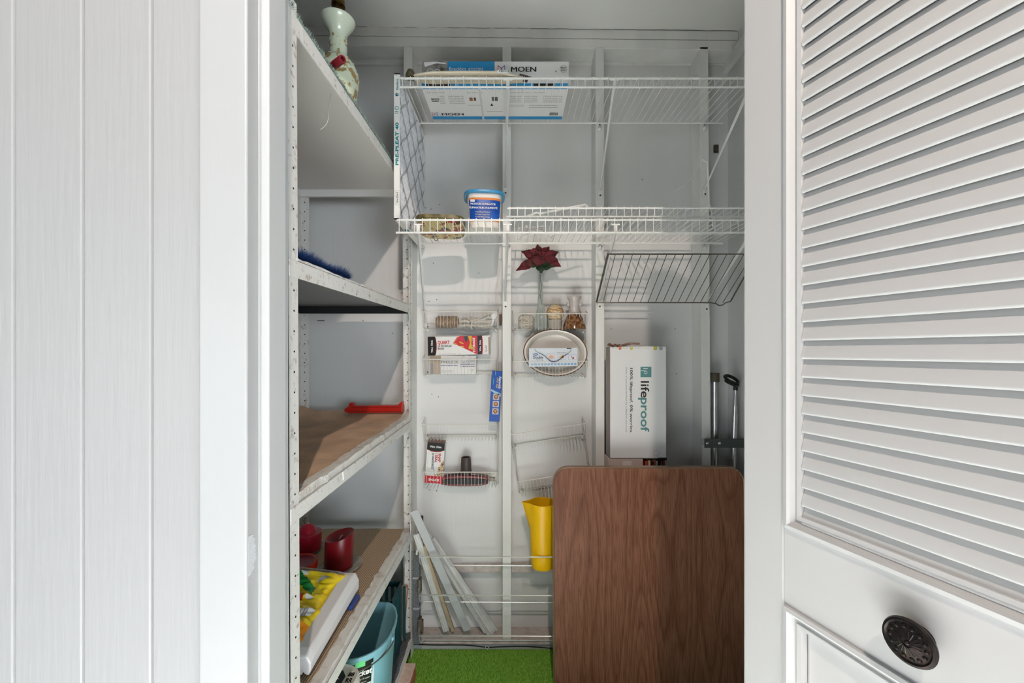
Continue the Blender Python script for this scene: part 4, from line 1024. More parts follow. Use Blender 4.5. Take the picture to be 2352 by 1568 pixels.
for zc in (-.90,-1.02): MB().box(-.397,-.370,1.630,1.662,Z(zc-.004),Z(zc+.004)).build('tape_band', mat('grey_tape',(150,152,156),.5), root)
# latch at the lower left
lt = thing('corner_latch', 'rusty brown metal corner bracket above the bottom plate', 'bracket', P(966,1455,1.70))
m = MB(); m.box(P(962,0,1.69).x,P(972,0,1.69).x,1.675,1.70,P(0,1452,1.69).z,P(0,1423,1.69).z)
m.build('bracket_plate', mat('rusty_metal',(150,136,124),.5,.5,col2=(96,66,50),scale=90), lt, bevel=.003)
MB().lathe([(.004,-.001),(.003,.002)], P(966,1437,1.674), 8, Rx(PI/2)).build('screw', SCREWM, lt)

# trim strips leaning in the bay
TRW = mat('strip_white', (208,208,206), .5, col2=(198,198,196), scale=30, bump=.3); TRT = mat('strip_tan_edge', (176,156,128), .7)
def strip(label, a, b, wpx, th=.006, prof=0, m_=None, ya=1.60, yb=1.725, edge=True):
    A, B = P(a[0],a[1],ya), P(b[0],b[1],yb); R = look_rot(A-B, (0,-1,0)); L_ = (A-B).length; w_ = wpx*1.7/945
    if B.z < .030: B.z = .030
    root = thing('trim_strip', label, 'trim strip', B, 0, 'loose trim strips leaning behind the rail rack')
    sec = [(-w_/2,0),(w_/2,0),(w_/2,th),(-w_/2,th)] if not prof else [(-w_/2,0),(w_/2,0),(w_/2,th*.5),(w_/2-w_*.10,th),(w_*.22,th),(w_*.18,th*.7),(w_*.12,th),(-w_*.10,th*.9),(-w_*.14,th*.6),(-w_*.34,th*.6),(-w_*.40,th),(-w_/2,th*.5)]
    MB().loft([[B+R@V((x,y,0)) for x,y in sec],[B+R@V((x,y,L_)) for x,y in sec]]).build('strip_face', m_ or TRW, root)
    if edge: MB().loft([[B+R@V((x,y,.001)) for x,y in ((w_/2+.0002,.0005),(w_/2+.0012,.0005),(w_/2+.0012,th*.6),(w_/2+.0002,th*.6))],[B+R@V((x,y,L_-.001)) for x,y in ((w_/2+.0002,.0005),(w_/2+.0012,.0005),(w_/2+.0012,th*.6),(w_/2+.0002,th*.6))]]).build('raw_edge', TRT, root)
    return root
strip('wide moulded white strip leaning farthest right, its foot beside the second stud', (985,1238), (1131,1450), 28, .014, 1, ya=1.66, yb=1.745)
strip('narrow white strip just left of the wide moulded strip', (968,1212), (1116,1449), 9, .010, 1, ya=1.635, yb=1.725)
strip('flat grey-white strip with its top crossing over the shelf corner', (951,1172), (1074,1446), 17, .003, 0, mat('strip_grey',(186,188,190),.4), ya=1.575, yb=1.69)
strip('thin tan edged strip between the flat grey strip and the leftmost strip', (974,1250), (1041,1444), 7, .012, 0, TRT, ya=1.62, yb=1.715)
strip('white moulded strip leaning farthest left', (956,1225), (1025,1447), 14, .008, 1, ya=1.60, yb=1.70)
strip('short white strip with a round moulded end above the others', (958,1188), (992,1240), 10, .010, 1, ya=1.645, yb=1.665)

# cable along the base
pts = [P(px, py, YS-.014) for px, py in ((948,1481),(1000,1482),(1060,1482),(1090,1484),(1119,1487),(1150,1486),(1200,1485),(1240,1487),(1275,1490))]
for p_ in pts: p_.y = YS-.0115
root = thing('cable', 'thin black cable stapled along the white base strip', 'cable', pts[0])
MB().tube(bez(pts,4), .0018, 6).build('cable_run', BLACKP, root)
MB().tube([P(1116,1480,1.674),P(1115,1487,1.672),P(1120,1491,1.672),P(1123,1487,1.672),P(1119,1482,1.674)], .0012, 5).build('cable_clip', WHITEP, root)

# ------------------------------------------------------------------ yellow pitcher
root = thing('pitcher', 'bright yellow plastic pitcher on the chrome rail rack beside the table', 'pitcher', (.118,1.640,Z(-.862)))
YEL = mat('yellow_plastic', (242,190,8), .35)
cp = V((.118,1.640,Z(-.862)))
prof = [(.001,0),(.030,.0),(.042,.006),(.0465,.020),(.0475,.050),(.0490,.15),(.0520,.255),(.0530,.262),(.0515,.262),(.0500,.255),(.0470,.15),(.0450,.05),(.040,.012),(.001,.010)]
rings = []
for r_, z_ in prof:
    ring = []
    for j in range(48):
        t = 2*PI*j/48; rr = r_; 
        dlt = abs((t-PI+PI) % (2*PI)-PI)
        if z_ > .16: rr += .030*max(0, 1-dlt/.42)**1.2*((z_-.16)/.10)**1.6 if r_ > .046 else 0
        ring.append(cp+V((rr*math.cos(t), rr*math.sin(t), z_)))
    rings.append(ring)
MB().loft(rings).build('pitcher_body', YEL, root, smooth=True)
MB().tube(bez([cp+V((.050,0,.235)),cp+V((.085,0,.230)),cp+V((.098,0,.17)),cp+V((.090,0,.09)),cp+V((.048,0,.06))],5), .007, 10).build('handle', YEL, root, smooth=True)

# ------------------------------------------------------------------ folding card table
ty0, ty1 = 1.462, 1.492
xl, xr_ = P(1270,0,1.476).x, P(1713,0,1.476).x; W_ = xr_-xl; Ht = Z(-.417)-.004
tblR = Matrix.Rotation(-.030, 3, 'X'); Ot = V((xl+.0015, 1.463, .002))
root = thing('folding_table', 'folded card table with brown woodgrain top standing on edge at the right', 'table', (xl+W_/2,1.475,0))
def TP(u_, v_, d_): return Ot+tblR@V((u_, d_, v_))
def rrect(w_, h_, r_, o_=0, n=10):
    pts = []
    for cx, cz, a0 in ((w_-r_, r_, -PI/2),(w_-r_, h_-r_, 0),(r_, h_-r_, PI/2),(r_, r_, PI)):
        for i in range(n+1):
            t = a0+PI/2*i/n; pts.append((cx+(r_-o_)*math.cos(t), cz+(r_-o_)*math.sin(t)))
    return pts
WAL = mat('walnut_laminate', (102,66,48), .5, spec=.25)
nt = WAL.node_tree; b = nt.nodes['Principled BSDF']; tcn = nt.nodes.new('ShaderNodeTexCoord')
mp = nt.nodes.new('ShaderNodeMapping'); mp.inputs['Scale'].default_value = (1.0,1.0,.13); mp.inputs['Location'].default_value = (.35,0,.9)
wv = nt.nodes.new('ShaderNodeTexNoise'); wv.inputs['Scale'].default_value = 5.5; wv.inputs['Detail'].default_value = 1.2
mm = nt.nodes.new('ShaderNodeMath'); mm.operation = 'MULTIPLY'; mm.inputs[1].default_value = 18
fr_ = nt.nodes.new('ShaderNodeMath'); fr_.operation = 'FRACT'
r1 = nt.nodes.new('ShaderNodeValToRGB'); e = r1.color_ramp.elements; e[0].position = 0; e[0].color = (*s2l((128,86,67)),1); e[1].position = .70; e[1].color = (*s2l((140,96,76)),1)
e2 = e.new(.93); e2.color = (*s2l((118,76,58)),1)
n2 = nt.nodes.new('ShaderNodeTexNoise'); n2.inputs['Scale'].default_value = 330; n2.inputs['Detail'].default_value = 3
mp2 = nt.nodes.new('ShaderNodeMapping'); mp2.inputs['Scale'].default_value = (1,1,.035)
r2_ = nt.nodes.new('ShaderNodeValToRGB'); r2_.color_ramp.elements[0].position = .38; r2_.color_ramp.elements[0].color = (.70,.64,.60,1); r2_.color_ramp.elements[1].position = .55; r2_.color_ramp.elements[1].color = (1,1,1,1)
mx = nt.nodes.new('ShaderNodeMix'); mx.data_type = 'RGBA'; mx.blend_type = 'MULTIPLY'; mx.inputs[0].default_value = 1
l = nt.links; l.new(tcn.outputs['Object'], mp.inputs[0]); l.new(mp.outputs[0], wv.inputs['Vector']); l.new(wv.outputs[0], mm.inputs[0]); l.new(mm.outputs[0], fr_.inputs[0]); l.new(fr_.outputs[0], r1.inputs[0])
l.new(tcn.outputs['Object'], mp2.inputs[0]); l.new(mp2.outputs[0], n2.inputs['Vector']); l.new(n2.outputs[0], r2_.inputs[0]); l.new(r1.outputs[0], mx.inputs[6]); l.new(r2_.outputs[0], mx.inputs[7]); l.new(mx.outputs[2], b.inputs['Base Color'])
rc = .056
MB().loft([[TP(u_,v_,.0) for u_,v_ in rrect(W_,Ht,rc,.004)],[TP(u_,v_,.022) for u_,v_ in rrect(W_,Ht,rc,.004)]]).build('tabletop', WAL, root)
EDG = mat('bronze_edge_band', (150,122,100), .3, .5)
r0 = [TP(u_,v_,.0005) for u_,v_ in rrect(W_,Ht,rc,.0055)]; ra = [TP(u_,v_,-.002) for u_,v_ in rrect(W_,Ht,rc,.003)]; rb = [TP(u_,v_,.0) for u_,v_ in rrect(W_,Ht,rc,0)]; rcg = [TP(u_,v_,.024) for u_,v_ in rrect(W_,Ht,rc,0)]; rd = [TP(u_,v_,.024) for u_,v_ in rrect(W_,Ht,rc,.006)]
MB().loft([r0,ra,rb,rcg,rd], False, False).build('edge_band', EDG, root, smooth=True)
for u_ in (.05, W_-.05):
    MB().tube([TP(u_,.10,.036),TP(u_,.66,.036)], .010, 10).build('folded_leg', mat('leg_brown_metal',(120,104,88),.4,.5), root, smooth=True)
MB().tube([TP(.05,.12,.052),TP(W_-.05,.12,.052)], .008, 8).build('leg_brace', MATS['leg_brown_metal'], root, smooth=True)

# ------------------------------------------------------------------ flooring box on a carton with booklets
KR = mat('kraft_card', (160,146,140), .8, bump=.3); FL = mat('white_gloss_carton', (226,226,226), .4)
yb0 = 1.612
xa = P(1402,0,yb0).x; xb = P(1531,0,yb0).x; zb = P(0,1053,yb0).z; zt = P(0,795,yb0).z
root, F = carton('flooring_box', 'tall white flooring box standing on end beside the third stud', 'box', V((xa,yb0,zb)), (1,0,0), (0,0,1), xb-xa, zt-zb, .070, FL, bevel=.003)
s_ = yb0/945; uu = lambda px: (px-1402)*s_; vv = lambda py: (1053-py)*s_
TL = flat((88,140,142)); DK = flat((44,38,38))
def lp(px, py, txt, size, m_, width, **k): F.text(txt, uu(px), vv(py), size, m_, rot=-PI/2, width=width*s_, **k)
F.rect(uu(1471),vv(866),uu(1496),vv(842),TL); 
lp(1477,844,'l',.026,WHT,1.6,k=3); F.ring(uu(1483),vv(855),.0045,.0062,WHT,3); F.rect(uu(1471.5),vv(852),uu(1483),vv(850.5),WHT,3)
lp(1472,873,'life',.046,DK,38,bold=.01); lp(1472,912,'proof',.046,TL,78,bold=.02)
lp(1447,842,'100% lifeproof. 0% worries.',.0150,DK,150,bold=.01); lp(1437,842,'Wear protection backed by a lifetime warranty',.0085,GRYP,150)
for px, cc in ((1424,(214,110,40)),(1450,(196,180,60)),(1505,(200,184,50)),(1518,(150,156,162))):
    F.disc(uu(px),vv(799.5),.0060 if px < 1500 else .0075,flat(cc),1,14); F.poly([(uu(px)-.002,vv(799)),(uu(px)+.003,vv(799)+.0005),(uu(px),vv(799)+.004)],WHT,2)
for px in (1471,1491): F.ring(uu(px),vv(799),.0045,.0052,flat((190,190,190)))
for px in (1406,1430,1457,1478): F.scribble(uu(px),vv(801),uu(px)+.020,vv(797.5),flat((190,186,186)),2)
F.ring(uu(1507),vv(1040),.0105,.0130,flat((206,206,206))); F.flush()
# left side printing and torn top
MB().box(xa-.0015,xa-.0003,yb0+.004,yb0+.068,zb+.002,zt-.002).build('side_panel', KR, root)
G = Frame((xa-.0018,yb0+.006,zb), (0,-1,0), (0,0,1), root); G.text('lifeproof', -.012, .22, .024, flat((120,116,116)), rot=-PI/2, width=.11, k=1); G.flush()
m = MB(); z_ = zt
m.slab([V((xa-.012,yb0,z_+.004)),V((xa+.010,yb0,z_-.004)),V((xa+.050,yb0-.004,z_+.000)),V((xa+.085,yb0-.002,z_+.007)),V((xa+.115,yb0-.004,z_+.006)),V((xa+.116,yb0,z_+.014)),V((xa+.075,yb0,z_+.015)),V((xa+.045,yb0,z_+.008)),V((xa+.012,yb0,z_+.003)),V((xa-.004,yb0,z_+.014))], (0,.010,0))
m.build('torn_flap', mat('torn_kraft',(150,122,106),.9,col2=(80,54,44),scale=60,lo=.45,hi=.7,bump=.8), root, bevel=.001)
m = MB(); 
for i in range(7): m.obox((xa-.004+i*.006,yb0-.003,zt+.004+.003*math.sin(i*2.1)), (.010,.006,.004), Ry(i*.9))
m.build('torn_scraps', mat('dark_kraft',(96,64,52),.9), root)
# carton below
xc1 = P(1478,0,yb0).x
root, F = carton('storage_carton', 'pale pinkish carton under the flooring box behind the table', 'carton', V((xa-.006,yb0+.004,.002)), (1,0,0), (0,0,1), xc1-xa+.006, zb-.004, .075, mat('pinkish_carton',(196,178,170),.6), bevel=.002)
F.rect(.055,.60,.090,zb-.012,flat((216,208,204))); F.flush()
cols = [(170,60,30),(206,190,170),(120,36,34),(210,120,60),(232,226,220),(66,32,36),(196,190,186),(140,70,50)]
for i in range(8):
    x0_ = P(1486+i*5.6,0,yb0).x; o = MB(); lean = .012*(i%3-1)*.3
    hb = zb-.003-(.008 if i%2 else .010); o.hexa([(x0_,yb0+.012,hb-.23),(x0_+.0085,yb0+.012,hb-.23),(x0_+.0085,yb0+.07,hb-.23),(x0_,yb0+.07,hb-.23),(x0_+lean,yb0+.012,hb),(x0_+.0085+lean,yb0+.012,hb),(x0_+.0085+lean,yb0+.07,hb),(x0_+lean,yb0+.07,hb)])
    ob = o.build('booklet', flat(cols[i], .6), bevel=.0006); tag(ob, ('rust orange','tan','dark red','light orange','white','near-black','grey','reddish brown')[i]+' booklet standing upright under the flooring box', 'book', 'booklets standing under the flooring box')
MB_ = MB(); MB_.box(P(1484,0,yb0).x,P(1532,0,yb0).x,yb0+.006,yb0+.075,.002,zb-.245); tag(MB_.build('cardboard_tray', KR, bevel=.002), 'cardboard box carrying the coloured booklets beside the pale carton', 'box')
tg_ = MB(); tg_.box(P(1512,0,yb0).x,P(1531,0,yb0).x,yb0-.004,yb0+.006,zb-.006,zb+.004); tag(tg_.build('dark_clip', BLACKP, bevel=.001), 'small dark clip at the lower right corner of the flooring box', 'clip')

# ------------------------------------------------------------------ poles and their strap
root = thing('chrome_pole', 'chrome tube pole with a brown rubber cap standing in the right corner', 'pole', (.842,1.712,0))
MB().lathe([(.0140,.001),(.0140,Z(-.125))], (.840,1.712,0), 20).build('tube', STEEL, root, smooth=True)
MB().lathe([(.0175,0),(.0178,.003),(.0178,.034),(.0170,.036),(.0140,.036)], (.840,1.712,Z(-.127)), 20).build('rubber_cap', mat('brown_rubber',(84,78,64),.7,bump=.4), root, smooth=True)
root = thing('telescopic_pole', 'ridged telescopic chrome pole with a black ring clamp on top in the right corner', 'pole', (.87,1.66,0))
a_ = V((.862,1.655,.002)); b_ = V((.8955,1.655,Z(-.155))); dd = (b_-a_).normalized(); LL = (b_-a_).length
MB().tube([a_, a_+dd*(LL-.10)], .0118, 16).build('lower_tube', STEEL, root, smooth=True)
MB().tube([a_+dd*(LL-.10), a_+dd*(LL-.065)], .0092, 14).build('middle_tube', STEEL, root, smooth=True)
MB().tube([a_+dd*(LL-.065), a_+dd*LL], .0062, 12).build('upper_tube', STEEL, root, smooth=True)
m = MB(); cr = P(1681,871,1.655)
m.tube([cr+V((.024*math.cos(t)-.002, .020*math.sin(t), .020*math.cos(t)*-.35+.013*math.sin(t))) for t in [2*PI*i/28 for i in range(28)]], .0062, 8, closed=True)
m.tube([cr+V((-.002+.024*math.cos(t), .020*math.sin(t)-.004, -.014+.020*math.cos(t)*-.35+.008*math.sin(t))) for t in [2*PI*i/28 for i in range(28)]], .0045, 8, closed=True)
m.build('ring_clamp', BLACKP, root, smooth=True)
MB().tube([b_-dd*.002, b_+dd*.014, cr+V((.014,0,-.012))], [.0085,.0085,.0075], 10).build('clamp_socket', BLACKP, root, smooth=True)
root = thing('pole_strap', 'dark grey metal strap bar screwed across the two poles in the right corner', 'strap', (.85,1.63,Z(-.368)))
MB().box(.762,.926,1.636,1.6405,Z(-.385),Z(-.349)).build('bar', mat('grey_strap',(88,94,92),.5,.4), root, bevel=.004)
MB().box(.768,.792,1.6405,YS,Z(-.380),Z(-.356)).build('spacer', STUD, root)
for px in (1625,1653): MB().lathe([(.0050,-.001),(.0055,.001),(.003,.0025),(.001,.002)], P(px,1018,1.636), 12, Rx(PI/2)).build('screw', STEEL, root, smooth=True)

# ------------------------------------------------------------------ top shelf: lamp and candle stub
zs = shelf_z(0,1.15)+.014
cl_ = V((-.488,1.15,zs))
root = thing('table_lamp', 'pale green porcelain lamp base with gold-brown blossoms on the top metal shelf', 'lamp', cl_)
POR = mat('celadon_porcelain', (204,213,188), .22, col2=(152,128,84), scale=42, lo=.50, hi=.56, detail=5, coat=.4)
PLA = mat('plain_celadon', (206,214,194), .22, coat=.4)
b1 = [(.001,0),(.030,.0),(.034,.006),(.043,.04),(.054,.085),(.0565,.105),(.054,.125),(.044,.148),(.030,.162),(.0245,.172),(.0235,.195),(.0225,.222)]
MB().lathe(b1, cl_, 40, cap1=False).build('vase_body', POR, root, smooth=True)
MB().lathe([(.0225,.221),(.024,.232),(.030,.242),(.040,.256),(.0445,.266),(.0450,.269),(.043,.269),(.030,.262),(.010,.262)], cl_, 40, cap0=False).build('flared_mouth', PLA, root, smooth=True)
BR = mat('aged_brass', (120,96,50), .3, .9, col2=(70,52,26), scale=60)
MB().lathe([(.012,.262),(.012,.266),(.007,.270),(.006,.285),(.016,.290),(.0165,.296),(.012,.300),(.012,.305),(.018,.308),(.018,.345),(.014,.350)], cl_, 24).build('brass_socket', BR, root, smooth=True)
# small blossoms in relief
FLW = mat('blossom_cream', (214,206,176), .4); r = random.Random(21); m = MB()
def prof_r(z):
    for (r0_,z0_),(r1_,z1_) in zip(b1,b1[1:]):
        if z0_ <= z <= z1_ and z1_ > z0_: return r0_+(r1_-r0_)*(z-z0_)/(z1_-z0_)
    return .03
for i in range(70):
    z_ = r.uniform(.03,.15) if i < 54 else r.uniform(.17,.215); t = r.uniform(0,2*PI)
    p_ = cl_+V((math.cos(t)*prof_r(z_),math.sin(t)*prof_r(z_),z_)); n_ = V((math.cos(t),math.sin(t),0)); R = look_rot(n_, (0,0,1))
    for k_ in range(5):
        q_ = p_+R@V((.0022*math.cos(2*PI*k_/5),.0022*math.sin(2*PI*k_/5),.0003)); m.lathe([(.0013,-.0006),(.0010,.0006)], q_, 5, R)
m.build('blossoms', FLW, root, kind='stuff')
root = thing('red_tube', 'dark red hollow tube lying at the edge of the top metal shelf by the lamp', 'tube', P(775,145,.955))
A, B = P(764,152,.975), P(787,135,.94); m = MB(); d_ = (B-A).normalized(); R = look_rot(d_, (0,0,1)); L_ = (B-A).length
m.lathe([(.0085,0),(.0088,.002),(.0088,L_-.001),(.0080,L_),(.0052,L_),(.0050,L_-.010),(.001,L_-.010)], A, 16, R); m.build('tube_body', mat('maroon_wax',(110,24,34),.35), root, smooth=True)

# ------------------------------------------------------------------ blue brush
BLU = mat('blue_bristle', (26,60,120), .5, col2=(50,96,160), scale=150)
pa, pb = V((-.452,.845,shelf_z(1,.84)+.022)), V((-.447,1.118,shelf_z(1,1.1)+.022))
root = thing('blue_brush', 'long blue bottle brush lying on the second metal shelf', 'brush', (pa+pb)/2-V((0,0,.016)))
MB().rod(pa+V((0,-.02,0)), pb, .003, 8).build('twisted_core', BLU, root)
m = MB(); r = random.Random(2); ax = (pb-pa)
for i in range(4200):
    t = r.random(); c_ = pa+ax*t; a_ = r.uniform(-.4, PI+.4); rad = (.026+.004*math.sin(t*9))*(1-.25*(t>.9))*r.uniform(.7,1.08); d_ = V((math.cos(a_), r.gauss(.12 if t > .9 else 0,.16), math.sin(a_)))
    tip = c_+d_*rad; 
    if tip.z < shelf_z(1,c_.y)+.006: tip.z = shelf_z(1,c_.y)+.006
    s_ = ax.normalized()*.0006; m.add([c_-s_, c_+s_, tip], [(0,1,2)])
m.build('bristles', BLU, root, kind='stuff')

# ------------------------------------------------------------------ red plastic bar on the third shelf
REDP = mat('red_plastic', (186,34,22), .35)
yr_ = 1.625; x0 = P(790,0,yr_).x; x1 = P(924,0,yr_).x; z0 = P(0,949,yr_).z; z1 = P(0,932,yr_).z
root = thing('red_bar', 'long red plastic bar with upturned ends at the back of the middle metal shelf', 'tool', ((x0+x1)/2,yr_,z0))
MB().slab([(x0,yr_,z0+.008),(x0+.022,yr_,z0),(x1,yr_,z0+.003),(x1,yr_,z1+.002),(x0+.02,yr_,z1),(x0+.002,yr_,z0+.018)], (0,.035,0)).build('bar_body', REDP, root, bevel=.002)
MB().slab([(x0+.016,yr_+.004,z1-.002),(x0+.040,yr_+.004,z1-.002),(x0+.034,yr_+.004,z1+.012),(x0+.020,yr_+.004,z1+.012)], (0,.022,0)).build('end_tab', REDP, root, bevel=.0015)
MB().slab([(x1-.022,yr_+.004,z1),(x1,yr_+.004,z1),(x1,yr_+.004,z1+.016),(x1-.006,yr_+.004,z1+.016)], (0,.022,0)).build('end_tab', REDP, root, bevel=.0015)
m = MB(); m.box(x0+.03,x1-.004,yr_-.0006,yr_,z1-.006,z1-.0045); m.box(x0+.03,x1-.004,yr_-.0006,yr_,z0+.007,z0+.0085); m.build('ridge', mat('dark_red_line',(120,20,14),.5), root)

# ------------------------------------------------------------------ candles on the fourth shelf
CAN = mat('red_wax', (132,16,28), .32, spec=.6); CAN2 = mat('crimson_wax', (164,14,44), .3)
y_ = 1.345; c = V((P(777,0,y_).x, y_, shelf_z(3,y_)+.019)); R = Rx(-.04)@Ry(.03)
root = thing('pillar_candle', 'dark red pillar candle with slanted hollow top on the fourth metal shelf', 'candle', c)
rings = []
for r_, z_ in ((.042,0),(.0435,.004),(.0445,.10),(.0435,.103),(.036,.097),(.015,.088),(.001,.086)):
    rings.append([c+R@V((r_*math.cos(t), r_*math.sin(t), z_+(.010*math.cos(t)*(r_/.0445)+.006*math.sin(t) if z_ > .05 else 0))) for t in [2*PI*i/40 for i in range(40)]])
MB().loft(rings).build('wax', CAN, root, smooth=True)
MB().tube([c+R@V((0,0,.086)),c+R@V((.003,0,.096)),c+R@V((.008,.003,.102))], .0016, 6).build('wick', mat('wick',(210,190,176),.8), root)
GP = glass('plate_glass', (225,225,222), .05, .1)
for (cx, cy, lab, nm) in ((c.x+.008, c.y, 'clear glass plate under the dark red pillar candle', .066), (P(706,0,1.46).x, 1.46, 'clear glass plate under the crimson domed candle', .056)):
    rt = thing('candle_plate', lab, 'plate', (cx,cy,shelf_z(3,cy)+.0115))
    MB().lathe([(.001,0),(.035,.0),(.040,.002),(nm-.004,.007),(nm,.014),(nm-.002,.0145),(nm-.008,.010),(.038,.0055),(.001,.005)], (cx,cy,shelf_z(3,cy)+.0145), 40).build('plate_glass', GP, rt, smooth=True)
y_ = 1.46; c = V((P(706,0,y_).x, y_, shelf_z(3,y_)+.020))
root = thing('domed_candle', 'crimson candle with domed top behind the shelf post', 'candle', c)
MB().lathe([(.044,0),(.0455,.004),(.0475,.058),(.047,.062),(.038,.064),(.030,.066),(.022,.084),(.012,.092),(.001,.093)], c, 40).build('wax', CAN2, root, smooth=True)
MB().rod(c+V((.001,0,.092)), c+V((.004,0,.099)), .0013, 6).build('wick', MATS['wick'], root)
y_ = 1.27; c = V((P(686,0,y_).x, y_, shelf_z(3,y_)+.013))
root = thing('lidded_tub', 'small white tub with orange-red rim and maroon lid below the crimson candle', 'tub', c)
MB().lathe([(.030,0),(.038,.004),(.050,.040),(.051,.048)], c, 36).build('tub_body', mat('cream_tub',(214,206,196),.4), root, smooth=True)
MB().lathe([(.050,.040),(.0535,.041),(.054,.058),(.052,.062),(.046,.060)], c, 36, cap0=False, cap1=False).build('lid_rim', mat('orange_red_rim',(208,52,34),.35), root, smooth=True)
MB().lathe([(.050,.058),(.046,.061),(.042,.057),(.030,.055),(.001,.0545)], c, 36, cap0=False).build('lid', mat('maroon_lid',(122,16,40),.3), root, smooth=True)

# ------------------------------------------------------------------ clear drawer bin with white handle, bags of snacks
zb_ = lambda y: shelf_z(3,y)+.0135
bn = thing('drawer_bin', 'clear plastic refrigerator drawer with a thick white front on the fourth metal shelf', 'drawer', (-.62,1.04,zb_(1.04)))
yn, yf = .895, 1.195
n0 = V((-.440,yn,zb_(yn)+.001)); f0 = V((-.446,yf,zb_(yf)+.014))
def sect(o, w_, h_, k=1): 
    return [o+V((0,0,.010)), o+V((0,0,h_*.62)), o+V((-w_*.22,0,h_)), o+V((-w_,0,h_)), o+V((-w_,0,h_-.012)), o+V((-w_*.30,0,.004)), o+V((-.006,0,0))]
MB().loft([sect(n0,.044,.044), sect(n0+V((0,.02,.002)),.044,.048), sect(f0-V((0,.02,0)),.044,.056), sect(f0,.042,.054)]).build('white_front', WHITEP, bn, bevel=.004, seg=3)
bp_ = MB(); bp_.box(-.470,-.462,.90,1.19,zb_(1.0)+.002,zb_(1.0)+.035); bp_.build('inner_front', WHITEP, bn)
CLP = glass('clear_plastic', (232,232,236), .12, .1); m = MB()
xl_ = -.80
def wall(a, b, h0, h1):
    a, b = V(a), V(b); n_ = (b-a).cross(V((0,0,1))).normalized()*.0015; m.hexa([a,b,b+n_,a+n_,a+V((0,0,h0)),b+V((0,0,h1)),b+n_+V((0,0,h1)),a+n_+V((0,0,h0))])
zf_ = zb_(1.04)+.003
wall((-.486,1.192,zf_),(xl_,1.20,zf_),.060,.092); wall((-.486,.90,zf_),(xl_,.90,zf_),.04,.05); wall((xl_,.90,zf_),(xl_,1.20,zf_),.05,.092)
m.box(xl_,-.47,.90,1.195,zf_-.002,zf_); m.build('clear_walls', CLP, bn)
MB().tube([V((-.470,1.193,zf_+.058)),V((-.52,1.194,zf_+.066)),V((xl_,1.20,zf_+.094))], .0040, 8).build('clear_rim', glass('rim_plastic',(214,214,222),.40), bn, smooth=True)
m = MB(); m.obox((-.520,1.192,zf_+.062), (.022,.012,.014)); m.build('rim_clip', MATS['rim_plastic'], bn, bevel=.003)
tb_ = MB(); tb_.box(-.452,-.4405,1.13,1.185,zb_(1.15)-.001,zb_(1.15)+.010); tag(tb_.build('blue_strip', mat('blue_plastic',(48,76,150),.4), bevel=.001), 'short blue plastic strip under the white drawer front', 'strip')
# bags
YB1 = mat('yellow_foil', (236,206,20), .25, coat=.3)
def bag(name, label, cx, cy, cz, sx, sy, sz, rz, seed, bands=(), tiltx=0, tilty=0):
    c = V((cx,cy,cz)); root = thing(name, label, 'bag', c, 0, 'yellow snack bags in the clear drawer'); R = Rz(rz)@Rx(tiltx)@Ry(tilty); nx, ny = 52, 40
    def pt(i, j, s_):
        u_ = -1+2*i/nx; v_ = -1+2*j/ny
        h = (max(0,1-abs(u_)**3.5)**.6)*(max(0,1-abs(v_)**3)**.6)
        cr = noise.noise(V((u_*2.2+seed,v_*2.0,s_)))*.45+abs(noise.noise(V((u_*3.2+seed,v_*3.6,s_*2))))*.50-.08
        return c+R@V((u_*sx*(1-.04*math.cos(v_*3)), v_*sy, s_*(sz*h*(.8+cr))+.002*math.sin(v_*40)*(abs(u_) > .93)))
    T = [[pt(i,j,1) for j in range(ny+1)] for i in range(nx+1)]; Bt = [[pt(i,j,-.8) for j in range(ny+1)] for i in range(nx+1)]
    idx = lambda i, j: i*(ny+1)+j
    N_ = (nx+1)*(ny+1)
    def sheet(sel, m_, nm, off=0):
        vs_ = [p+(R@V((0,0,off))) for row in T for p in row]; fs = [(idx(i,j),idx(i+1,j),idx(i+1,j+1),idx(i,j+1)) for i in range(nx) for j in range(ny) if sel is None or sel(i/2,j/2)]
        mb = MB(); 
        if nm == 'bag_body':
            vs_ += [p for row in Bt for p in row]; fs = [(idx(i,j),idx(i+1,j),idx(i+1,j+1),idx(i,j+1)) for i in range(nx) for j in range(ny)] + [(N_+idx(i,j),N_+idx(i,j+1),N_+idx(i+1,j+1),N_+idx(i+1,j)) for i in range(nx) for j in range(ny)]
        mb.add(vs_, fs); return mb.build(nm, m_, root, smooth=True)
    sheet(None, YB1, 'bag_body')
    for (f, m_, nm) in bands: sheet(f, m_, nm, .0008)
    return root, T
GRN = mat('green_foil', (22,140,60), .25, coat=.3); RDF = mat('red_foil', (190,44,50), .25, coat=.3); WHF = mat('white_foil', (232,232,232), .3); ORF = mat('orange_foil', (226,140,20), .25)
bag('snack_bag', 'yellow snack bag with a green band at the back of the clear drawer', -.595, 1.130, zf_+.050, .112, .062, .030, -.10, 1.3,
    bands=[(lambda i,j: abs(j-(14-(i-12)*.9)) < 2.2 and 8 < i < 21, GRN, 'green_band'), (lambda i,j: 15 <= j < 18 and 12 < i < 15, WHF, 'foil_glint'), (lambda i,j: 12 < j < 16 and 19 < i < 22, WHF, 'foil_glint'), (lambda i,j: j < 5 and i > 21, mat('red_foil', (190,44,50), .25, coat=.3), 'red_corner')], tiltx=.25)
bag('snack_bag', 'yellow snack bag with a red band lying in the middle of the clear drawer', -.592, 1.062, zf_+.044, .104, .050, .027, -.06, 5.1,
    bands=[(lambda i,j: abs(j-(17-(i-12)*.8)) < 2 and 8 < i < 19, RDF, 'red_band'), (lambda i,j: 19 < i < 22 and 12 < j < 14, WHF, 'foil_glint')], tiltx=.12)
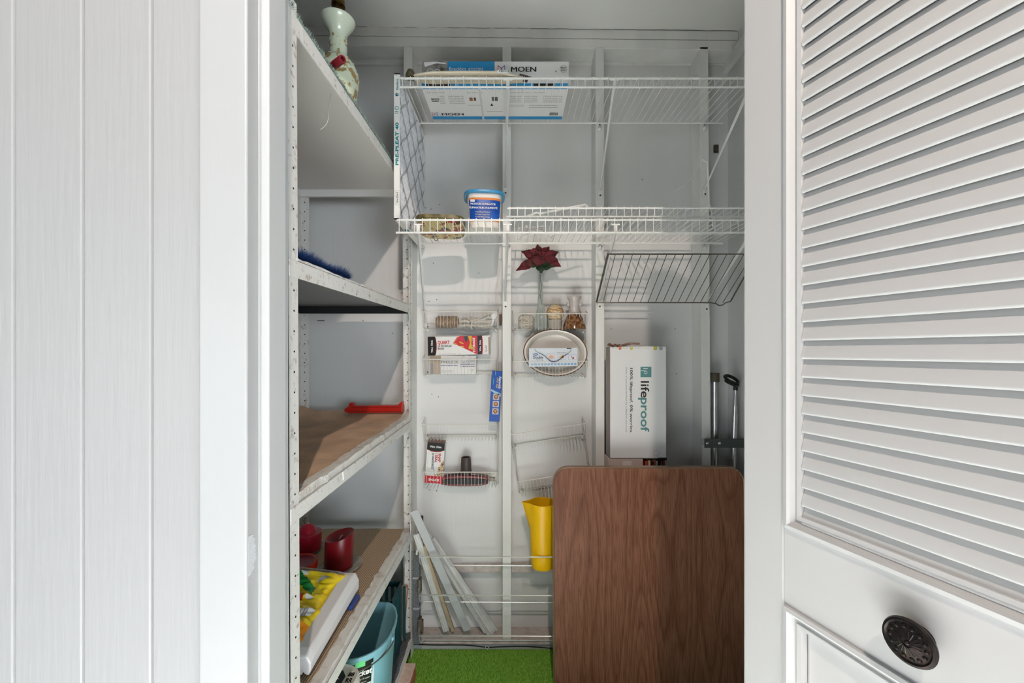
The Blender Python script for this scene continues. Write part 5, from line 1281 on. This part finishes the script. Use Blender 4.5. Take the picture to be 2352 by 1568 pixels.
rt, T = bag('snack_bag', 'crumpled yellow snack bag with a striped barcode at the front of the clear drawer', -.562, .978, zf_+.042, .088, .062, .034, .06, 9.7,
    bands=[(lambda i,j: 19 <= i <= 23 and 13 < j < 17.5, WHF, 'barcode_patch'), (lambda i,j: i > 21 and j < 9, ORF, 'orange_corner')], tiltx=.10)
m = MB()
for k_ in range(3):
    m.tube([T[39+k_*2][j_]+V((0,0,.0016)) for j_ in range(27,35)], .0010, 4)
m.build('barcode_bars', GRYP, rt)

# ------------------------------------------------------------------ bottom shelf: bucket, crate, jug, wood block, brick
z5 = shelf_z(4,1.27)+.0125
cb = V((-.502,1.270,z5)); Hb = Z(-.855)-z5
root = thing('bucket', 'light blue plastic bucket with wire handle and black and white label', 'bucket', cb)
BKT = mat('sky_blue_plastic', (134,186,202), .35)
def ring_at(z_, r_):
    out = []
    for j in range(56):
        t = 2*PI*j/56; ct, st = math.cos(t), math.sin(t); rr = r_/(abs(ct)**2.6+abs(st)**2.6)**(1/2.6)
        sp = max(0, 1-abs(((t-PI/2*.62+PI)%(2*PI))-PI)/.4)*.010*(z_/Hb)**3
        out.append(cb+V(((rr+sp)*ct, (rr+sp)*st, z_)))
    return out
MB().loft([ring_at(z_,r_) for z_,r_ in ((0,.108),(.004,.112),(Hb-.016,.1300),(Hb-.012,.1345),(Hb,.1355),(Hb,.1310),(Hb-.01,.1275),(.010,.108),(.008,.001))]).build('bucket_body', BKT, root, smooth=True)
pts = [cb+V((.139*math.cos(t), .139*math.sin(t), Hb-.028-.030*math.sin((t-(-PI*.93))/(PI*.92)*PI)*.5)) for t in [-PI*.93+PI*.90*i/26 for i in range(27)]]
MB().tube(pts, .0022, 6).build('bail_handle', DCHROME, root)
m = MB(); m.obox(pts[-1]+V((-.004,.004,.0)), (.008,.014,.022)); m.build('handle_ear', BKT, root, bevel=.002)
# label wraps the front of the bucket (towards the camera, slightly right)
mbk = {}
def bp(t, z_, k=1):
    r_ = .112+(.1300-.112)*z_/Hb+.0006*k; ct, st = math.cos(t), math.sin(t); rr = r_/(abs(ct)**2.6+abs(st)**2.6)**(1/2.6); return cb+V((rr*ct, rr*st, z_))
def bpatch(t0, t1, z0_, z1_, m_, nm, k=1):
    n = 8; M_ = MB(); a_ = [bp(t0+(t1-t0)*i/n, z0_, k) for i in range(n+1)]+[bp(t0+(t1-t0)*i/n, z1_, k) for i in range(n+1)]
    M_.add(a_, [(i,i+1,n+2+i,n+1+i) for i in range(n)]); M_.build(nm, m_, root)
T0, T1 = -1.27, -.72
zz0, zz1 = Hb-.125, Hb-.018
bpatch(T0,T1,zz0,zz1,WHT,'label'); bpatch(T0,T1-.06,zz0+.040,zz1-.010,BLK,'label_block',2); bpatch(T0+.02,T1-.02,zz1-.014,zz1-.002,BLK,'label_block',2)
bpatch(T0+.17,T0+.36,zz1-.013,zz1+.006,flat((110,220,140)),'price_tag',3)
bpatch(T0+.30,T1-.1,zz0+.004,zz0+.030,flat((150,160,190)),'barcode',2)
o_ = bp((T0+T1)/2,(zz0+zz1)/2,1); tn = (bp(T1,zz0)-bp(T0,zz0)).normalized()
F = Frame(bp(T0,zz0,1), tn, (0,0,1), root, off=.0075); F.text('bucket', .006, .070, .022, WHT, width=.060, bold=.03, shear=.2); F.text('heavy duty 10 quart', .010, .058, .007, WHT, width=.050); F.text('easy pour spout', .010, .049, .006, WHT, width=.040); F.flush()
# things inside the bucket
root = thing('sponge', 'orange-brown rounded sponge inside the blue bucket', 'sponge', cb+V((.03,.0,.02)))
MB().lathe([(.001,0),(.03,.004),(.045,.03),(.045,.11),(.035,.14),(.001,.15)], cb+V((.050,-.005,.012)), 20, Ry(.25), 1, .7, 2.6).build('sponge_body', mat('orange_sponge',(190,124,50),.8,col2=(150,86,30),scale=60,bump=1), root, smooth=True)
root = thing('spray_bottle', 'green bottle with a dark label inside the blue bucket', 'bottle', cb+V((-.04,-.03,.015)))
MB().lathe([(.025,0),(.028,.005),(.028,.13),(.014,.155),(.012,.175)], cb+V((-.038,-.035,.012)), 20).build('bottle_body', mat('green_bottle',(66,140,44),.3), root, smooth=True)
MB().lathe([(.0285,.03),(.0285,.10)], cb+V((-.038,-.035,.012)), 20, cap0=False, cap1=False).build('bottle_label', mat('dark_label',(40,52,48),.5), root, smooth=True)
# dark teal slotted crate
root = thing('slotted_basket', 'dark teal slotted plastic basket behind the blue bucket', 'basket', (-.54,1.52,z5))
CRT = mat('dark_teal_plastic', (22,66,72), .4)
bx0, bx1, by0, by1, bz0, bz1 = -.66, -.432, 1.470, 1.600, z5+.002, Z(-.893)
m = MB(); m.box(bx0,bx1,by0,by1,bz0,bz0+.004); mr = MB()
for (x0_,x1_,y0_,y1_) in ((bx0,bx1,by1-.004,by1),(bx0,bx0+.004,by0,by1),(bx1-.004,bx1,by0,by1),(bx0,bx1,by0,by0+.004)):
    lowf = -.05 if y1_ == by0+.004 else 0
    mr.box(x0_,x1_,y0_,y1_,bz1-.020+(lowf*0),bz1); m.box(x0_,x1_,y0_,y1_,bz0,bz0+.03)
m.build('basket_base', CRT, root); mr.build('basket_rim', CRT, root)
for i in range(11):
    x_ = bx0+.006+i*.0226; s_ = MB().box(x_,x_+.011,by1-.004,by1,bz0+.03,bz1-.02); s_.build('slat', CRT, root)
for i in range(6):
    y_ = by0+.004+i*.0226; MB().box(bx1-.004,bx1,y_,y_+.010,bz0+.03,bz1-.02).build('slat', CRT, root)
# bare wood strip
t_ = MB(); t_.hexa([(-.470,1.615,z5),(-.432,1.615,z5),(-.432,1.640,z5),(-.470,1.640,z5),(-.452,1.635,z5+.21),(-.420,1.635,z5+.21),(-.420,1.655,z5+.21),(-.452,1.655,z5+.21)])
root = thing('wood_offcut', 'bare pinkish wood offcut with a dark red spot behind the blue bucket', 'wood', (-.45,1.63,z5)); t_.build('wood', mat('bare_wood',(196,156,132),.8,col2=(176,132,108),scale=30,stretch=(1,1,.2)), root, bevel=.002)
MB().lathe([(.008,-.001),(.0075,.001)], (-.447,1.6195,z5+.055), 12, Rx(PI/2+.08)).build('red_spot', mat('red_paint',(120,14,24),.4), root)
# white jug with black lettering
xj0, xj1, yj0, yj1 = -.575, -.398, 1.000, 1.115; zj = shelf_z(4,1.05)+.0125; Hj = Z(-.842)-zj
root = thing('detergent_tub', 'cream white plastic tub with black printed lid in front of the blue bucket', 'tub', ((xj0+xj1)/2,(yj0+yj1)/2,zj))
cj_ = V(((xj0+xj1)/2,(yj0+yj1)/2,zj)); hw_ = (xj1-xj0)/2; sy = (yj1-yj0)/(xj1-xj0)
CRP = mat('cream_plastic',(226,222,214),.35)
MB().lathe([(hw_*.84,0),(hw_*.90,.006),(hw_*.95,Hj-.040)], cj_, 48, None, 1, sy, 2.5).build('tub_body', CRP, root, smooth=True)
MB().lathe([(hw_*.95,Hj-.040),(hw_,Hj-.034),(hw_,Hj-.010),(hw_*.97,Hj-.002),(hw_*.93,Hj),(hw_*.90,Hj-.004),(hw_*.86,Hj-.006),(.001,Hj-.006)], cj_, 48, None, 1, sy, 2.5).build('lid', CRP, root, smooth=True)
G = Frame((-.520,1.022,zj+Hj-.0055), (1,0,0), (0,1,0), root, off=.0004); DKP = flat((36,38,48))
G.poly([(.0,.0),(.080,.0),(.084,.05),(.070,.070),(.0,.074)],DKP); G.rect(.010,.020,.070,.024,WHT,2); G.rect(.030,.040,.070,.043,WHT,2)
G.text('RR',.089,.030,.020,BLK,width=.018,bold=.04); G.text('88',.089,.050,.018,BLK,width=.016,bold=.04); G.flush()
# brick at the shelf foot
root = thing('brick', 'half brick with a pale mortar top lying on the turf beside the lowest shelf', 'brick', (-.385,1.49,0))
BK = mat('brick_red', (170,92,66), .85, col2=(196,124,96), scale=60, bump=.8, bscale=120)
MB().box(-.404,-.362,1.442,1.536,.001,.050).build('brick_body', BK, root, bevel=.002)
MB().box(-.4035,-.3625,1.443,1.5355,.0503,.0565).build('mortar_top', mat('pale_pink_mortar',(226,196,180),.85,col2=(236,212,198),scale=80,bump=.6), root, bevel=.0015)
